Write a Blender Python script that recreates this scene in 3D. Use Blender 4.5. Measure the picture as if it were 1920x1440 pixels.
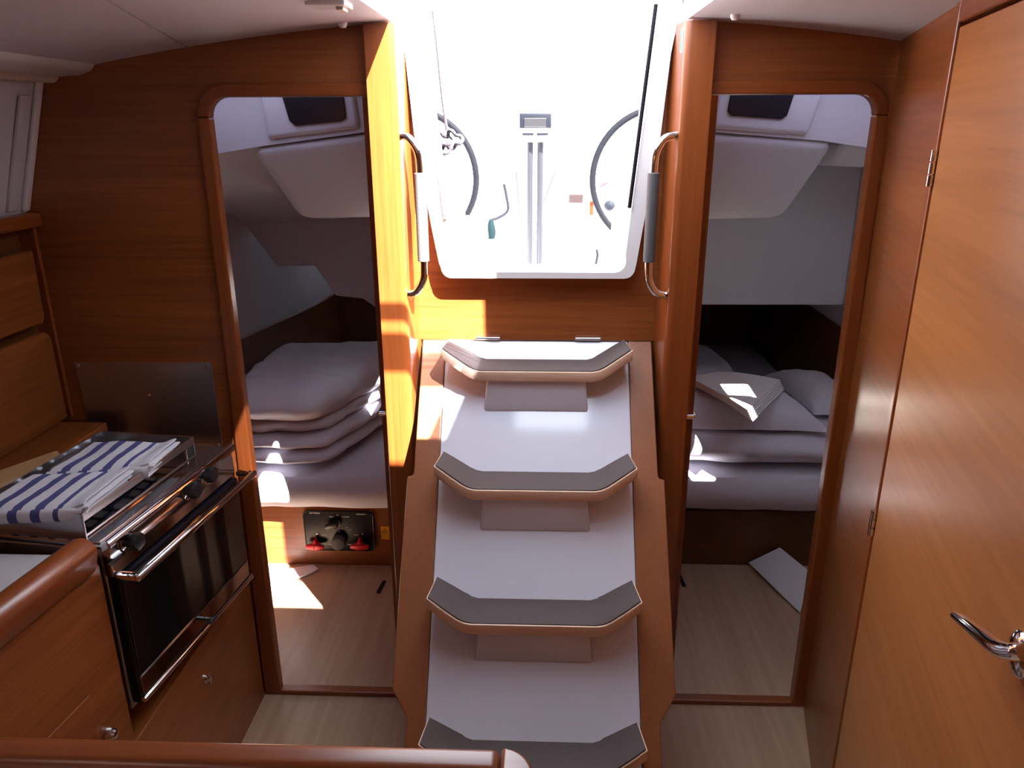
import bpy, bmesh, math, random
from mathutils import Vector, Matrix, noise
random.seed(4)
for o in list(bpy.data.objects):
    bpy.data.objects.remove(o)
S = bpy.context.scene
COL = S.collection

# ------------------------------------------------------------------ camera
FPX, CAMZ = 1428.0, 1.68
TH, PS, RL = math.radians(18.78), math.radians(2.16), 0.0033
CF = Vector((-math.sin(PS)*math.cos(TH), math.cos(PS)*math.cos(TH), -math.sin(TH)))
_r0 = Vector((math.cos(PS), math.sin(PS), 0))
_d0 = CF.cross(_r0)
CR = _r0*math.cos(RL)+_d0*math.sin(RL)
CD = CF.cross(CR)
CAM = Vector((0, 0, CAMZ))
cam_d = bpy.data.cameras.new('camera')
cam_d.sensor_width = 36
cam_d.lens = FPX/1920*36
cam_d.clip_start = 0.02
cam = bpy.data.objects.new('camera', cam_d)
COL.objects.link(cam)
up, bk = -CD, -CF
cam.matrix_world = Matrix(((CR.x, up.x, bk.x, 0), (CR.y, up.y, bk.y, 0), (CR.z, up.z, bk.z, CAMZ), (0, 0, 0, 1)))
S.camera = cam

# ------------------------------------------------------------------ sky, sun, daylight through the saloon hatches and windows
w = bpy.data.worlds.new('sky')
S.world = w
w.use_nodes = True
bg = w.node_tree.nodes['Background']
bg.inputs[0].default_value = (0.80, 0.88, 1.0, 1)
bg.inputs[1].default_value = 9.0
sd = bpy.data.lights.new('sun', 'SUN')
sd.energy = 90.0
sd.angle = math.radians(0.6)
sd.color = (1, .97, .9)
sun = bpy.data.objects.new('sun', sd)
COL.objects.link(sun)
sun.rotation_euler = Vector((-.476, .60, -1.0)).to_track_quat('-Z', 'Y').to_euler()


vs = S.view_settings
vs.view_transform = 'Standard'
vs.look = 'None'
vs.exposure = 0.03
vs.gamma = 1
vs.use_curve_mapping = False


# ------------------------------------------------------------------ pixel helpers (direction only; the depth comes from the plane touched)
def ray(u, v):
    return CF*FPX+CR*(u-960)+CD*(v-720)


def P(u, v, X=None, Y=None, Z=None):
    d = ray(u, v)
    if X is not None:
        t = X/d.x
    elif Y is not None:
        t = Y/d.y
    else:
        t = (Z-CAMZ)/d.z
    return CAM+d*t


def PP(u, v, p0, n):
    d = ray(u, v)
    p0, n = Vector(p0), Vector(n)
    return CAM+d*((p0-CAM).dot(n)/d.dot(n))


# ------------------------------------------------------------------ materials
def mat_new(name):
    m = bpy.data.materials.new(name)
    m.use_nodes = True
    return m, m.node_tree.nodes, m.node_tree.links, m.node_tree.nodes['Principled BSDF']


def plain(name, col, rough=.5, metal=0.0, noise_amt=0.0, bump=0.0, scale=60.0, coat=0.0, spec=.5):
    m, n, l, b = mat_new(name)
    b.inputs['Base Color'].default_value = (*col, 1)
    b.inputs['Roughness'].default_value = rough
    b.inputs['Metallic'].default_value = metal
    b.inputs['Specular IOR Level'].default_value = spec
    b.inputs['Coat Weight'].default_value = coat
    b.inputs['Coat Roughness'].default_value = .08
    if noise_amt or bump:
        tc = n.new('ShaderNodeTexCoord')
        nz = n.new('ShaderNodeTexNoise')
        nz.inputs['Scale'].default_value = scale
        nz.inputs['Detail'].default_value = 4
        l.new(tc.outputs['Object'], nz.inputs['Vector'])
        if noise_amt:
            r = n.new('ShaderNodeValToRGB')
            r.color_ramp.elements[0].position = .3
            r.color_ramp.elements[1].position = .7
            r.color_ramp.elements[0].color = (*[c*(1-noise_amt) for c in col], 1)
            r.color_ramp.elements[1].color = (*[min(1, c*(1+noise_amt)) for c in col], 1)
            l.new(nz.outputs['Fac'], r.inputs['Fac'])
            l.new(r.outputs['Color'], b.inputs['Base Color'])
        if bump:
            bp = n.new('ShaderNodeBump')
            bp.inputs['Strength'].default_value = bump
            bp.inputs['Distance'].default_value = .004
            l.new(nz.outputs['Fac'], bp.inputs['Height'])
            l.new(bp.outputs['Normal'], b.inputs['Normal'])
    return m


def wood(name, lo, hi, axis='X', rough=.36, streak=90.0, rot=0.0, rotaxis=1, coat=.15, contrast=.5):
    """veneer: long fine streaks along the axis plus broad tone changes"""
    m, n, l, b = mat_new(name)
    tc = n.new('ShaderNodeTexCoord')
    mp = n.new('ShaderNodeMapping')
    sc = [1.0, 1.0, 1.0]
    for a_ in ('XY' if axis == 'H' else axis):
        sc['XYZ'.index(a_)] = .03
    mp.inputs['Scale'].default_value = sc
    e = [0, 0, 0]
    e[rotaxis] = rot
    mp.inputs['Rotation'].default_value = e
    l.new(tc.outputs['Object'], mp.inputs['Vector'])
    n1 = n.new('ShaderNodeTexNoise')
    n1.inputs['Scale'].default_value = streak
    n1.inputs['Detail'].default_value = 6
    n1.inputs['Roughness'].default_value = .65
    l.new(mp.outputs['Vector'], n1.inputs['Vector'])
    n2 = n.new('ShaderNodeTexNoise')
    n2.inputs['Scale'].default_value = 9
    n2.inputs['Detail'].default_value = 3
    l.new(mp.outputs['Vector'], n2.inputs['Vector'])
    mx = n.new('ShaderNodeMix')
    mx.inputs[0].default_value = .4
    l.new(n1.outputs['Fac'], mx.inputs[2])
    l.new(n2.outputs['Fac'], mx.inputs[3])
    r = n.new('ShaderNodeValToRGB')
    r.color_ramp.elements[0].position = .5-contrast*.3
    r.color_ramp.elements[1].position = .5+contrast*.3
    r.color_ramp.elements[0].color = (*lo, 1)
    r.color_ramp.elements[1].color = (*hi, 1)
    l.new(mx.outputs[0], r.inputs['Fac'])
    l.new(r.outputs['Color'], b.inputs['Base Color'])
    b.inputs['Roughness'].default_value = rough
    b.inputs['Coat Weight'].default_value = coat
    b.inputs['Coat Roughness'].default_value = .25
    bp = n.new('ShaderNodeBump')
    bp.inputs['Strength'].default_value = .12
    bp.inputs['Distance'].default_value = .001
    l.new(n1.outputs['Fac'], bp.inputs['Height'])
    l.new(bp.outputs['Normal'], b.inputs['Normal'])
    return m


def stripes(name, ca, cb, period, duty, axis=0, rough=.9):
    m, n, l, b = mat_new(name)
    tc = n.new('ShaderNodeTexCoord')
    sp = n.new('ShaderNodeSeparateXYZ')
    l.new(tc.outputs['UV'], sp.inputs[0])
    a = n.new('ShaderNodeMath'); a.operation = 'MULTIPLY'; a.inputs[1].default_value = 1/period
    f = n.new('ShaderNodeMath'); f.operation = 'FRACT'
    g = n.new('ShaderNodeMath'); g.operation = 'LESS_THAN'; g.inputs[1].default_value = duty
    l.new(sp.outputs[axis], a.inputs[0]); l.new(a.outputs[0], f.inputs[0]); l.new(f.outputs[0], g.inputs[0])
    # plain white hems at both ends of the cloth
    h = n.new('ShaderNodeMath'); h.operation = 'LESS_THAN'; h.inputs[1].default_value = .178
    l.new(sp.outputs[axis], h.inputs[0])
    k = n.new('ShaderNodeMath'); k.operation = 'MULTIPLY'
    l.new(g.outputs[0], k.inputs[0]); l.new(h.outputs[0], k.inputs[1])
    mx = n.new('ShaderNodeMix'); mx.data_type = 'RGBA'
    mx.inputs[6].default_value = (*ca, 1); mx.inputs[7].default_value = (*cb, 1)
    l.new(k.outputs[0], mx.inputs[0])
    l.new(mx.outputs[2], b.inputs['Base Color'])
    b.inputs['Roughness'].default_value = rough
    nz = n.new('ShaderNodeTexNoise'); nz.inputs['Scale'].default_value = 500
    l.new(tc.outputs['Object'], nz.inputs['Vector'])
    bp = n.new('ShaderNodeBump'); bp.inputs['Strength'].default_value = .4; bp.inputs['Distance'].default_value = .001
    l.new(nz.outputs['Fac'], bp.inputs['Height']); l.new(bp.outputs['Normal'], b.inputs['Normal'])
    return m


def floorwood(name):
    """pale laminate floor: broad grain bands running fore and aft"""
    return wood(name, (.40, .245, .15), (.56, .385, .255), axis='Y', rough=.42, streak=40, coat=.1, contrast=.6)


TK_LO, TK_HI = (.18, .045, .010), (.335, .102, .026)
M = {}
M['teakX'] = wood('teak_veneer_across', TK_LO, TK_HI, 'X')
M['teakY'] = wood('teak_veneer_fore_aft', TK_LO, TK_HI, 'Y')
M['teakZ'] = wood('teak_veneer_upright', TK_LO, TK_HI, 'Z')
M['teakDoor'] = wood('teak_veneer_door', (.33, .115, .028), (.485, .185, .052), 'H', streak=70, rot=.05, rotaxis=0)
M['teakH'] = wood('teak_veneer_level_grain', TK_LO, TK_HI, 'H')
M['solidX'] = wood('solid_red_teak_across', (.20, .045, .010), (.30, .080, .018), 'X', rough=.32, coat=.3)
M['solidZ'] = wood('solid_red_teak_upright', (.20, .045, .010), (.30, .080, .018), 'Z', rough=.32, coat=.3)
M['solidY'] = wood('solid_red_teak_fore_aft', (.20, .045, .010), (.30, .080, .018), 'Y', rough=.32, coat=.3)
M['ladder'] = wood('ladder_board_wood', (.22, .072, .024), (.31, .11, .040), 'Z', rough=.4, streak=120, contrast=.7)
M['ply'] = wood('plywood_edge', (.62, .40, .27), (.76, .54, .40), 'X', rough=.45, streak=200)
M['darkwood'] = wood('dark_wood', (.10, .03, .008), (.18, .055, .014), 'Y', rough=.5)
M['floor'] = floorwood('pale_floor_laminate')
M['grp'] = plain('white_gelcoat', (.78, .77, .78), .28, coat=.25)
M['gloss'] = plain('glossy_white_moulding', (.66, .68, .77), .12, coat=.6)
M['liner'] = plain('white_deckhead_vinyl', (.59, .58, .63), .6, noise_amt=.03, bump=.05, scale=300)
M['liner2'] = plain('white_cabin_liner', (.62, .61, .66), .55, noise_amt=.03, bump=.05, scale=200)
M['cream'] = plain('cream_trim', (.62, .54, .44), .5)
M['chrome'] = plain('polished_chrome', (.78, .78, .80), .07, 1.0)
M['steel'] = plain('brushed_stainless', (.50, .50, .52), .30, 1.0, bump=.05, scale=120)
M['mirrorsteel'] = plain('bright_stainless_panel', (.62, .60, .60), .10, 1.0)
M['satin'] = plain('satin_steel_tube', (.022, .022, .028), .3, spec=.3)
M['grey'] = plain('grey_grip_rubber', (.085, .08, .085), .75, bump=.3, scale=400)
M['tread'] = plain('brown_grey_anti_slip_tread', (.085, .064, .062), .85, noise_amt=.25, bump=.3, scale=500)
M['black'] = plain('black_plastic', (.012, .012, .014), .35)
M['panelblack'] = plain('glossy_black_panel', (.010, .009, .014), .25, spec=.25)
M['glass'] = plain('black_oven_glass', (.006, .006, .007), .04, coat=.6)
M['port'] = plain('smoked_acrylic_port', (.010, .009, .014), .25)
M['red'] = plain('red_plastic', (.60, .012, .025), .35)
M['yellow'] = plain('yellow_sticker', (.85, .42, .01), .6)
M['green'] = plain('green_sticker', (.05, .42, .22), .5)
M['white'] = plain('white_print', (.8, .8, .8), .5)
M['worktop'] = plain('pale_worktop', (.62, .62, .64), .35, noise_amt=.04, scale=400)
M['sheet'] = plain('white_bed_linen', (.70, .68, .76), .9, bump=.15, scale=35)
M['towelw'] = plain('white_towel_cloth', (.80, .76, .74), .95, bump=.4, scale=300)
M['board'] = wood('pale_cutting_board_wood', (.50, .30, .14), (.62, .40, .20), 'Y', rough=.55)
M['stripe'] = stripes('blue_striped_cotton', (.70, .72, .78), (.075, .085, .24), .042, .42)
M['rubber'] = plain('black_rubber_seal', (.006, .006, .010), .6, spec=.15)
M['greyseal'] = plain('grey_seal', (.45, .46, .52), .5)
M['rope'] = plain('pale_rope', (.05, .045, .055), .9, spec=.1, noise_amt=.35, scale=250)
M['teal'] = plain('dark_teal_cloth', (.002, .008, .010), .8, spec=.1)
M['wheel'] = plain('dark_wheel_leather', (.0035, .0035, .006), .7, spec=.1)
M['plotter'] = plain('dark_grey_plotter', (.007, .008, .013), .6, spec=.1)
M['paper'] = plain('white_paper_sheet', (.78, .78, .80), .7)
M['brown'] = plain('brown_tin', (.022, .014, .014), .6, spec=.1)
mb, nb_, lb_, bb0 = mat_new('translucent_diffuser')
trn = nb_.new('ShaderNodeBsdfTranslucent')
trn.inputs[0].default_value = (.045, .05, .065, 1)
lb_.new(trn.outputs[0], nb_['Material Output'].inputs[0])
M['diffuser'] = mb  # for added diffusers that turn sky and sun into soft light
ms, ns_, ls_, bs0 = mat_new('smoked_hatch_acrylic')
trp = ns_.new('ShaderNodeBsdfTransparent')
trp.inputs[0].default_value = (.36, .36, .40, 1)
ls_.new(trp.outputs[0], ns_['Material Output'].inputs[0])
M['smoked'] = ms
mb2 = mb.copy(); mb2.name = 'pale_translucent_diffuser'
[n_ for n_ in mb2.node_tree.nodes if n_.type == 'BSDF_TRANSLUCENT'][0].inputs[0].default_value = (.20, .20, .24, 1)
M['diffuser2'] = mb2
M['orange'] = plain('orange_plastic', (.12, .02, .006), .5, spec=.1)


# ------------------------------------------------------------------ object helpers
def obj(name, bm, m, parent=None, smooth=False, loc=None):
    me = bpy.data.meshes.new(name)
    bmesh.ops.recalc_face_normals(bm, faces=bm.faces[:])
    bm.to_mesh(me)
    bm.free()
    if isinstance(m, (list, tuple)):
        for k in m:
            me.materials.append(M[k])
    else:
        me.materials.append(M[m])
    if smooth:
        for p in me.polygons:
            p.use_smooth = True
        try:
            me.set_sharp_from_angle(angle=math.radians(40))
        except Exception:
            pass
    o = bpy.data.objects.new(name, me)
    COL.objects.link(o)
    if parent is not None:
        o.parent = parent
        o.matrix_parent_inverse = world_of(parent).inverted()
    return o


WM = {}


def world_of(o):
    return WM.get(o.name, Matrix.Identity(4))


def tag(o, label, cat=None, group=None):
    o['label'] = label
    if cat:
        o['category'] = cat
    if group:
        o['group'] = group
    return o


def thing(name, label, cat, loc=(0, 0, 0), group=None):
    o = bpy.data.objects.new(name, None)
    o.empty_display_size = .05
    COL.objects.link(o)
    o.location = loc
    WM[o.name] = Matrix.Translation(Vector(loc))
    return tag(o, label, cat, group)


def struct(name, bm, m, label=None, smooth=False):
    o = obj(name, bm, m, None, smooth)
    o['kind'] = 'structure'
    if label:
        o['label'] = label
    return o


def struct_root(name, label, loc=(0, 0, 0)):
    o = bpy.data.objects.new(name, None)
    COL.objects.link(o)
    o.location = loc
    WM[o.name] = Matrix.Translation(Vector(loc))
    o['kind'] = 'structure'
    o['label'] = label
    return o


def bevel(bm, geom_faces, wd, seg=2, ang=25):
    es = set()
    for f in geom_faces:
        for e in f.edges:
            if len(e.link_faces) == 2 and e.calc_face_angle(0) > math.radians(ang):
                es.add(e)
    if es and wd > 0:
        bmesh.ops.bevel(bm, geom=list(es), offset=wd, segments=seg, profile=.5, affect='EDGES', clamp_overlap=True)


def NB():
    return bmesh.new()


def hexa(bm, pts, bv=0.0, seg=2):
    """eight corners: bottom ring of four, top ring of four"""
    v = [bm.verts.new(p) for p in pts]
    fs = [(0, 1, 2, 3), (7, 6, 5, 4), (0, 4, 5, 1), (1, 5, 6, 2), (2, 6, 7, 3), (3, 7, 4, 0)]
    F = [bm.faces.new([v[i] for i in f]) for f in fs]
    bmesh.ops.recalc_face_normals(bm, faces=F)
    bevel(bm, F, bv, seg)
    return bm


def box(bm, x0, x1, y0, y1, z0, z1, bv=0.0, seg=2):
    return hexa(bm, [(x0, y0, z0), (x1, y0, z0), (x1, y1, z0), (x0, y1, z0), (x0, y0, z1), (x1, y0, z1), (x1, y1, z1), (x0, y1, z1)], bv, seg)


def prism(bm, pts, axis, a, b, bv=0.0, seg=2, fn=None, ang=25):
    """polygon extruded along an axis. pts are (y,z) for X, (x,z) for Y, (x,y) for Z"""
    def mk(p, c):
        q = {'X': (c, p[0], p[1]), 'Y': (p[0], c, p[1]), 'Z': (p[0], p[1], c)}[axis]
        return fn(*q) if fn else q
    A = [bm.verts.new(mk(p, a)) for p in pts]
    B = [bm.verts.new(mk(p, b)) for p in pts]
    F = [bm.faces.new(A), bm.faces.new(B[::-1])]
    k = len(pts)
    for i in range(k):
        j = (i+1) % k
        F.append(bm.faces.new((A[i], B[i], B[j], A[j])))
    bmesh.ops.recalc_face_normals(bm, faces=F)
    bevel(bm, F, bv, seg, ang)
    return bm


def arc(cx, cy, r, a0, a1, n=6):
    return [(cx+r*math.cos(math.radians(a0+(a1-a0)*i/n)), cy+r*math.sin(math.radians(a0+(a1-a0)*i/n))) for i in range(n+1)]


def tube(bm, path, r, n=12, cap=True, radii=None):
    path = [Vector(p) for p in path]
    rings = []
    prev = None
    for i, p in enumerate(path):
        t = (path[min(i+1, len(path)-1)]-path[max(i-1, 0)]).normalized()
        if prev is None:
            a = Vector((0, 0, 1)) if abs(t.z) < .9 else Vector((1, 0, 0))
            u = t.cross(a).normalized()
        else:
            u = (prev-t*prev.dot(t)).normalized()
        prev = u
        q = t.cross(u)
        rr = radii[i] if radii else r
        rings.append([bm.verts.new(p+(u*math.cos(2*math.pi*k/n)+q*math.sin(2*math.pi*k/n))*rr) for k in range(n)])
    for i in range(len(rings)-1):
        for k in range(n):
            j = (k+1) % n
            bm.faces.new((rings[i][k], rings[i][j], rings[i+1][j], rings[i+1][k]))
    if cap:
        bm.faces.new(rings[0][::-1])
        bm.faces.new(rings[-1])
    return bm


def smoothpath(pts, n=6):
    """Catmull-Rom through the points"""
    pts = [Vector(p) for p in pts]
    out = []
    for i in range(len(pts)-1):
        p0, p1, p2, p3 = pts[max(i-1, 0)], pts[i], pts[i+1], pts[min(i+2, len(pts)-1)]
        for k in range(n):
            t = k/n
            out.append(.5*((2*p1)+(p2-p0)*t+(2*p0-5*p1+4*p2-p3)*t*t+(3*p1-p0-3*p2+p3)*t**3))
    out.append(pts[-1])
    return out


def lathe(bm, prof, origin, axis, n=24):
    """profile of (radius, height) turned about an axis"""
    origin, axis = Vector(origin), Vector(axis).normalized()
    a = Vector((0, 0, 1)) if abs(axis.z) < .9 else Vector((1, 0, 0))
    u = axis.cross(a).normalized()
    q = axis.cross(u)
    rings = []
    for r, h in prof:
        rings.append([bm.verts.new(origin+axis*h+(u*math.cos(2*math.pi*k/n)+q*math.sin(2*math.pi*k/n))*max(r, 1e-5)) for k in range(n)])
    for i in range(len(rings)-1):
        for k in range(n):
            j = (k+1) % n
            bm.faces.new((rings[i][k], rings[i][j], rings[i+1][j], rings[i+1][k]))
    bm.faces.new(rings[0][::-1])
    bm.faces.new(rings[-1])
    return bm


def pad(bm, quad, z0, z1, pw=5.0, amp=.004, seed=0, fr=9.0, n=22, nz=8, topfn=None, crease=0.0, rr=.62):
    """soft cushion: superellipsoid over a four-cornered footprint, quad = near-left, near-right, far-right, far-left"""
    q = [Vector((p[0], p[1], 0)) for p in quad]
    cz, hz = (z0+z1)/2, (z1-z0)/2
    vs = {}

    def pt(x, y, z):
        key = (round(x, 4), round(y, 4), round(z, 4))
        if key in vs:
            return vs[key]
        L = (abs(x)**pw+abs(y)**pw+abs(z)**2.6)**(1/pw) if True else 1
        L = max(abs(x)**pw+abs(y)**pw, 1e-9)**(1/pw)
        m_ = max(abs(x), abs(y))
        k = m_/L if L > 1e-6 else 1
        px, py = x*k, y*k
        rim = max(abs(x), abs(y))
        side = 1.0
        zz = z
        # round the rim over
        if abs(z) > .999:
            ed = max(0, (rim-.72)/.28)
            zz = z*(1-rr*ed**2.2)
        else:
            side = 1.0+.035*(1-z*z)
            zz = z*(1-rr)
            if crease:
                side -= crease*math.exp(-(z/.18)**2)
        px *= side
        py *= side
        s, t = (px+1)/2, (py+1)/2
        b = (q[0]*(1-s)+q[1]*s)*(1-t)+(q[3]*(1-s)+q[2]*s)*t
        b.z = cz+hz*zz
        if topfn:
            b.z += topfn(px, py)*max(0, (zz+.4)/1.4)
        nv = noise.noise_vector((b*fr)+Vector((seed*7.3, seed*3.1, seed)))
        n2 = noise.noise_vector((Vector((b.x*.6, b.y, b.z))*fr*2.7)+Vector((seed*1.3, seed*5.1, -seed)))
        b += nv*amp+n2*amp*.45
        vs[key] = bm.verts.new(b)
        return vs[key]

    def face(a):
        try:
            bm.faces.new(a)
        except ValueError:
            pass
    g = [-1+2*i/n for i in range(n+1)]
    h = [-1+2*i/nz for i in range(nz+1)]
    for i in range(n):
        for j in range(n):
            for z in (-1, 1):
                face((pt(g[i], g[j], z), pt(g[i+1], g[j], z), pt(g[i+1], g[j+1], z), pt(g[i], g[j+1], z)))
        for k in range(nz):
            for s in (-1, 1):
                face((pt(g[i], s, h[k]), pt(g[i+1], s, h[k]), pt(g[i+1], s, h[k+1]), pt(g[i], s, h[k+1])))
                face((pt(s, g[i], h[k]), pt(s, g[i+1], h[k]), pt(s, g[i+1], h[k+1]), pt(s, g[i], h[k+1])))
    return bm


def pillow(bm, quad, z0, h, seed, lift=None, n=34):
    q = [Vector((p[0], p[1], 0)) for p in quad]
    g = {}
    for lev in (-1, 1):
        for i in range(n+1):
            for j in range(n+1):
                x, y = -1+2*i/n, -1+2*j/n
                if lev == -1 and (i in (0, n) or j in (0, n)):
                    continue
                px, py = x*(1-.07*(1-y*y)), y*(1-.07*(1-x*x))
                s, t = (px+1)/2, (py+1)/2
                p = (q[0]*(1-s)+q[1]*s)*(1-t)+(q[3]*(1-s)+q[2]*s)*t
                f = ((1-abs(x)**3)*(1-abs(y)**3))**.55
                p.z = z0+.012+(h*f if lev > 0 else -.008*f)+(lift(x, y) if lift else 0)
                w_ = noise.noise(Vector((p.x*9, p.y*9, seed)))*.008+noise.noise(Vector((p.x*24, p.y*16, seed)))*.004
                if lev > 0:
                    p.z += w_*(.3+f)
                g[lev, i, j] = bm.verts.new(p)
    gt = lambda l, i, j: g.get((l, i, j)) or g[1, i, j]
    for i in range(n):
        for j in range(n):
            for lev in (-1, 1):
                vv = (gt(lev, i, j), gt(lev, i+1, j), gt(lev, i+1, j+1), gt(lev, i, j+1))
                try:
                    bm.faces.new(vv)
                except ValueError:
                    pass
    return bm


_txt = []


def text(s, size, loc, right, upv, m, parent, name='lettering', depth=.0004):
    c = bpy.data.curves.new(name, 'FONT')
    c.body = s
    c.size = size
    c.extrude = depth
    c.align_x = 'CENTER'
    c.align_y = 'CENTER'
    t = bpy.data.objects.new(name+'_curve', c)
    COL.objects.link(t)
    dg = bpy.context.evaluated_depsgraph_get()
    me = bpy.data.meshes.new_from_object(t.evaluated_get(dg))
    bpy.data.objects.remove(t)
    r, u = Vector(right).normalized(), Vector(upv).normalized()
    nn = r.cross(u)
    mw = Matrix(((r.x, u.x, nn.x, loc[0]), (r.y, u.y, nn.y, loc[1]), (r.z, u.z, nn.z, loc[2]), (0, 0, 0, 1)))
    me.transform(mw)
    me.materials.clear()
    me.materials.append(M[m])
    o = bpy.data.objects.new(name, me)
    COL.objects.link(o)
    o.parent = parent
    o.matrix_parent_inverse = world_of(parent).inverted()
    return o


# ================================================================== LARGE STRUCTURE
D = 1.92          # aft bulkhead
XC = -.008        # centre line of the companionway


def zc(x):
    return 1.915-.085*x*x


def XR(y):        # angled wall of the heads compartment
    return .815+.235*(y-D)


# saloon floor, cut back along the heads wall
b = prism(NB(), [(-1.35, -2.6), (1.4, -2.6), (1.4, D), (-1.35, D)], 'Z', -.03, 0)
struct('floor', b, 'floor', 'pale wood saloon floor in front of the companionway steps')
b = NB(); box(b, -1.29, 0, D, 4.62, -.03, 0)
fl = struct('floor_left_cabin', b, 'floor', 'pale wood floor of the cabin beyond the galley')
b = NB()
prism(b, arc(-.595, 2.535, .008, 0, 180, 5)+arc(-.603, 2.465, .008, 180, 360, 5), 'Z', .0005, .002)
obj('finger_slot', b, 'black', fl)
b = NB(); box(b, 0, 1.34, D, 4.62, -.03, 0)
fl = struct('floor_right_cabin', b, 'floor', 'pale wood floor of the cabin beside the heads door')
b = NB()
prism(b, arc(.557, 2.615, .008, 0, 180, 5)+arc(.563, 2.545, .008, 180, 360, 5), 'Z', .0005, .002)
obj('finger_slot', b, 'black', fl)

# aft bulkhead, two halves with a doorway in each
b = NB()
prism(b, [(-1.45, 0), (-1.45, 1.93), (-.405, 1.93), (-.405, 1.749)]+arc(-.753, 1.70, .049, 90, 180)+[(-.802, 0)], 'Y', D, D+.025)
wal = struct('wall_aft_left', b, 'teakX', 'teak veneered bulkhead around the doorway beside the galley')
b = NB()
prism(b, [(.95, 0), (.95, 1.93), (.388, 1.93), (.388, 1.749)]+arc(.733, 1.70, .049, 90, 0)+[(.782, 0)], 'Y', D, D+.025)
war = struct('wall_aft_right', b, 'teakX', 'teak veneered bulkhead around the doorway beside the heads door')


def frame(name, label, sg, xi, xe):
    """red wood surround: curved header, upright jamb and sill. xi = pillar side, xe = jamb side (signed)"""
    r = struct_root(name, label, (xe, D, 0))
    out = .030
    a = arc(xe-sg*.045, 1.70, .045, 90, 0 if sg > 0 else 180)
    ao = arc(xe-sg*.045, 1.70, .045+out, 0 if sg > 0 else 180, 90)
    b = NB()
    prism(b, [(xi, 1.745)]+a+ao+[(xi, 1.745+out)], 'Y', D-.012, D+.022, .004)
    obj('header', b, 'solidX', r)
    b = NB()
    prism(b, [(xe, 1.699), (xe, 0), (xe+sg*(out+.020), 0), (xe+sg*out, 1.699)], 'Y', D-.012, D+.022, .004)
    obj('jamb', b, 'solidZ', r)
    b = NB()
    box(b, min(xi, xe), max(xi, xe), D-.012, D+.02, 0, .016, .004)
    obj('sill', b, 'solidX', r)
    return r


frame('trim_1', 'red wood surround of the doorway beside the galley', -1, -.405, -.798)
frame('trim_2', 'red wood surround of the doorway beside the heads door', 1, .388, .778)


# pillars between the doorways and the companionway
def pillar(name, label, xo, xi, m='solidZ'):
    sg = 1 if xi > xo else -1
    rr = .016
    a = arc(xi-sg*rr, 1.878+rr, rr, 270, 360 if sg > 0 else 180, 6)
    pts = [(xo, 1.878)]+a+[(xi+sg*.012, 2.03), (xo, 2.03)]
    b = NB()
    prism(b, pts, 'Z', 0, 1.90)
    return struct(name, b, m, label, smooth=True)


pillar('trim_3', 'red wood pillar between galley-side doorway and the steps', -.405, -.335)
pillar('trim_4', 'red wood pillar between the steps and the heads-side doorway', .388, .318)

# teak panel behind the handrails, cut out for the white companionway surround
LIN = [(-.246, 1.304), (-.262, 1.318), (-.278, 1.43), (-.313, 1.66), (-.329, 1.865), (-.349, 1.956)]
RIN = [(.329, 1.956), (.304, 1.84), (.29, 1.65), (.259, 1.43), (.253, 1.318), (.238, 1.304)]
b = NB()
prism(b, [(-.335, 1.125), (-.335, 1.93)]+[(x*1.0+.012, z+.012) for x, z in LIN[::-1]]+[(x-.012, z+.012) for x, z in RIN[::-1]]+[(.318, 1.93), (.318, 1.125)], 'Y', 2.005, 2.03)
wc = struct('wall_companionway', b, 'teakX', 'teak panel below the bright companionway opening')
b = NB()
prism(b, [(-.335, 1.305), (-.335, 1.93)]+[(x+.010, z+.012) for x, z in LIN[::-1]]+[(x-.010, z+.012) for x, z in RIN[::-1]]+[(.318, 1.93), (.318, 1.305)], 'Y', 2.031, 2.036)
obj('outer_skin', b, 'grp', wc)

# white moulded companionway surround (tapered opening with rounded bottom corners)
b = NB()
inner = [(-.312, 1.99), (-.288, 1.84), (-.241, 1.456), (-.232, 1.36)]+arc(-.205, 1.346, .028, 180, 270, 5)+arc(.192, 1.346, .028, 270, 360, 5)+[(.218, 1.36), (.226, 1.456), (.262, 1.84), (.292, 1.99)]
outer = [(-.352, 1.99), (-.329, 1.865), (-.313, 1.66), (-.278, 1.43), (-.262, 1.34)]+arc(-.23, 1.330, .028, 180, 270, 5)+arc(.217, 1.330, .028, 270, 360, 5)+[(.247, 1.34), (.259, 1.43), (.29, 1.65), (.304, 1.84), (.329, 1.99)]
inner = [(x, z) for x, z in inner]
nI, nO = len(inner), len(outer)
Y0, Y1 = 1.965, 2.09
vi0 = [b.verts.new((x, Y0, z)) for x, z in inner]
vo0 = [b.verts.new((x, Y0, z)) for x, z in outer]
vi1 = [b.verts.new((x, Y1, z)) for x, z in inner]
vo1 = [b.verts.new((x, Y1, z)) for x, z in outer]
# both rings carry the same count except one extra side point outside: bridge by fans
def strip(A, B):
    i = j = 0
    while i < len(A)-1 or j < len(B)-1:
        if j == len(B)-1 or (i < len(A)-1 and (i+1)/(len(A)-1) <= (j+1)/(len(B)-1)):
            b.faces.new((A[i], A[i+1], B[j])); i += 1
        else:
            b.faces.new((A[i], B[j+1], B[j])); j += 1
strip(vi0, vo0); strip(vi1, vo1)
for A0, A1 in ((vi0, vi1), (vo0, vo1)):
    for i in range(len(A0)-1):
        b.faces.new((A0[i], A0[i+1], A1[i+1], A1[i]))
for e in (0, -1):
    b.faces.new((vi0[e], vo0[e], vo1[e], vi1[e]))
cw = struct('trim_5', b, 'grp', 'white moulded surround of the companionway opening', smooth=True)
b = NB()
tube(b, [P(785, 20, Y=1.962), P(835, 410, Y=1.962)], .004, 8)
obj('seal', b, 'greyseal', cw)
b = NB()
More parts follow.
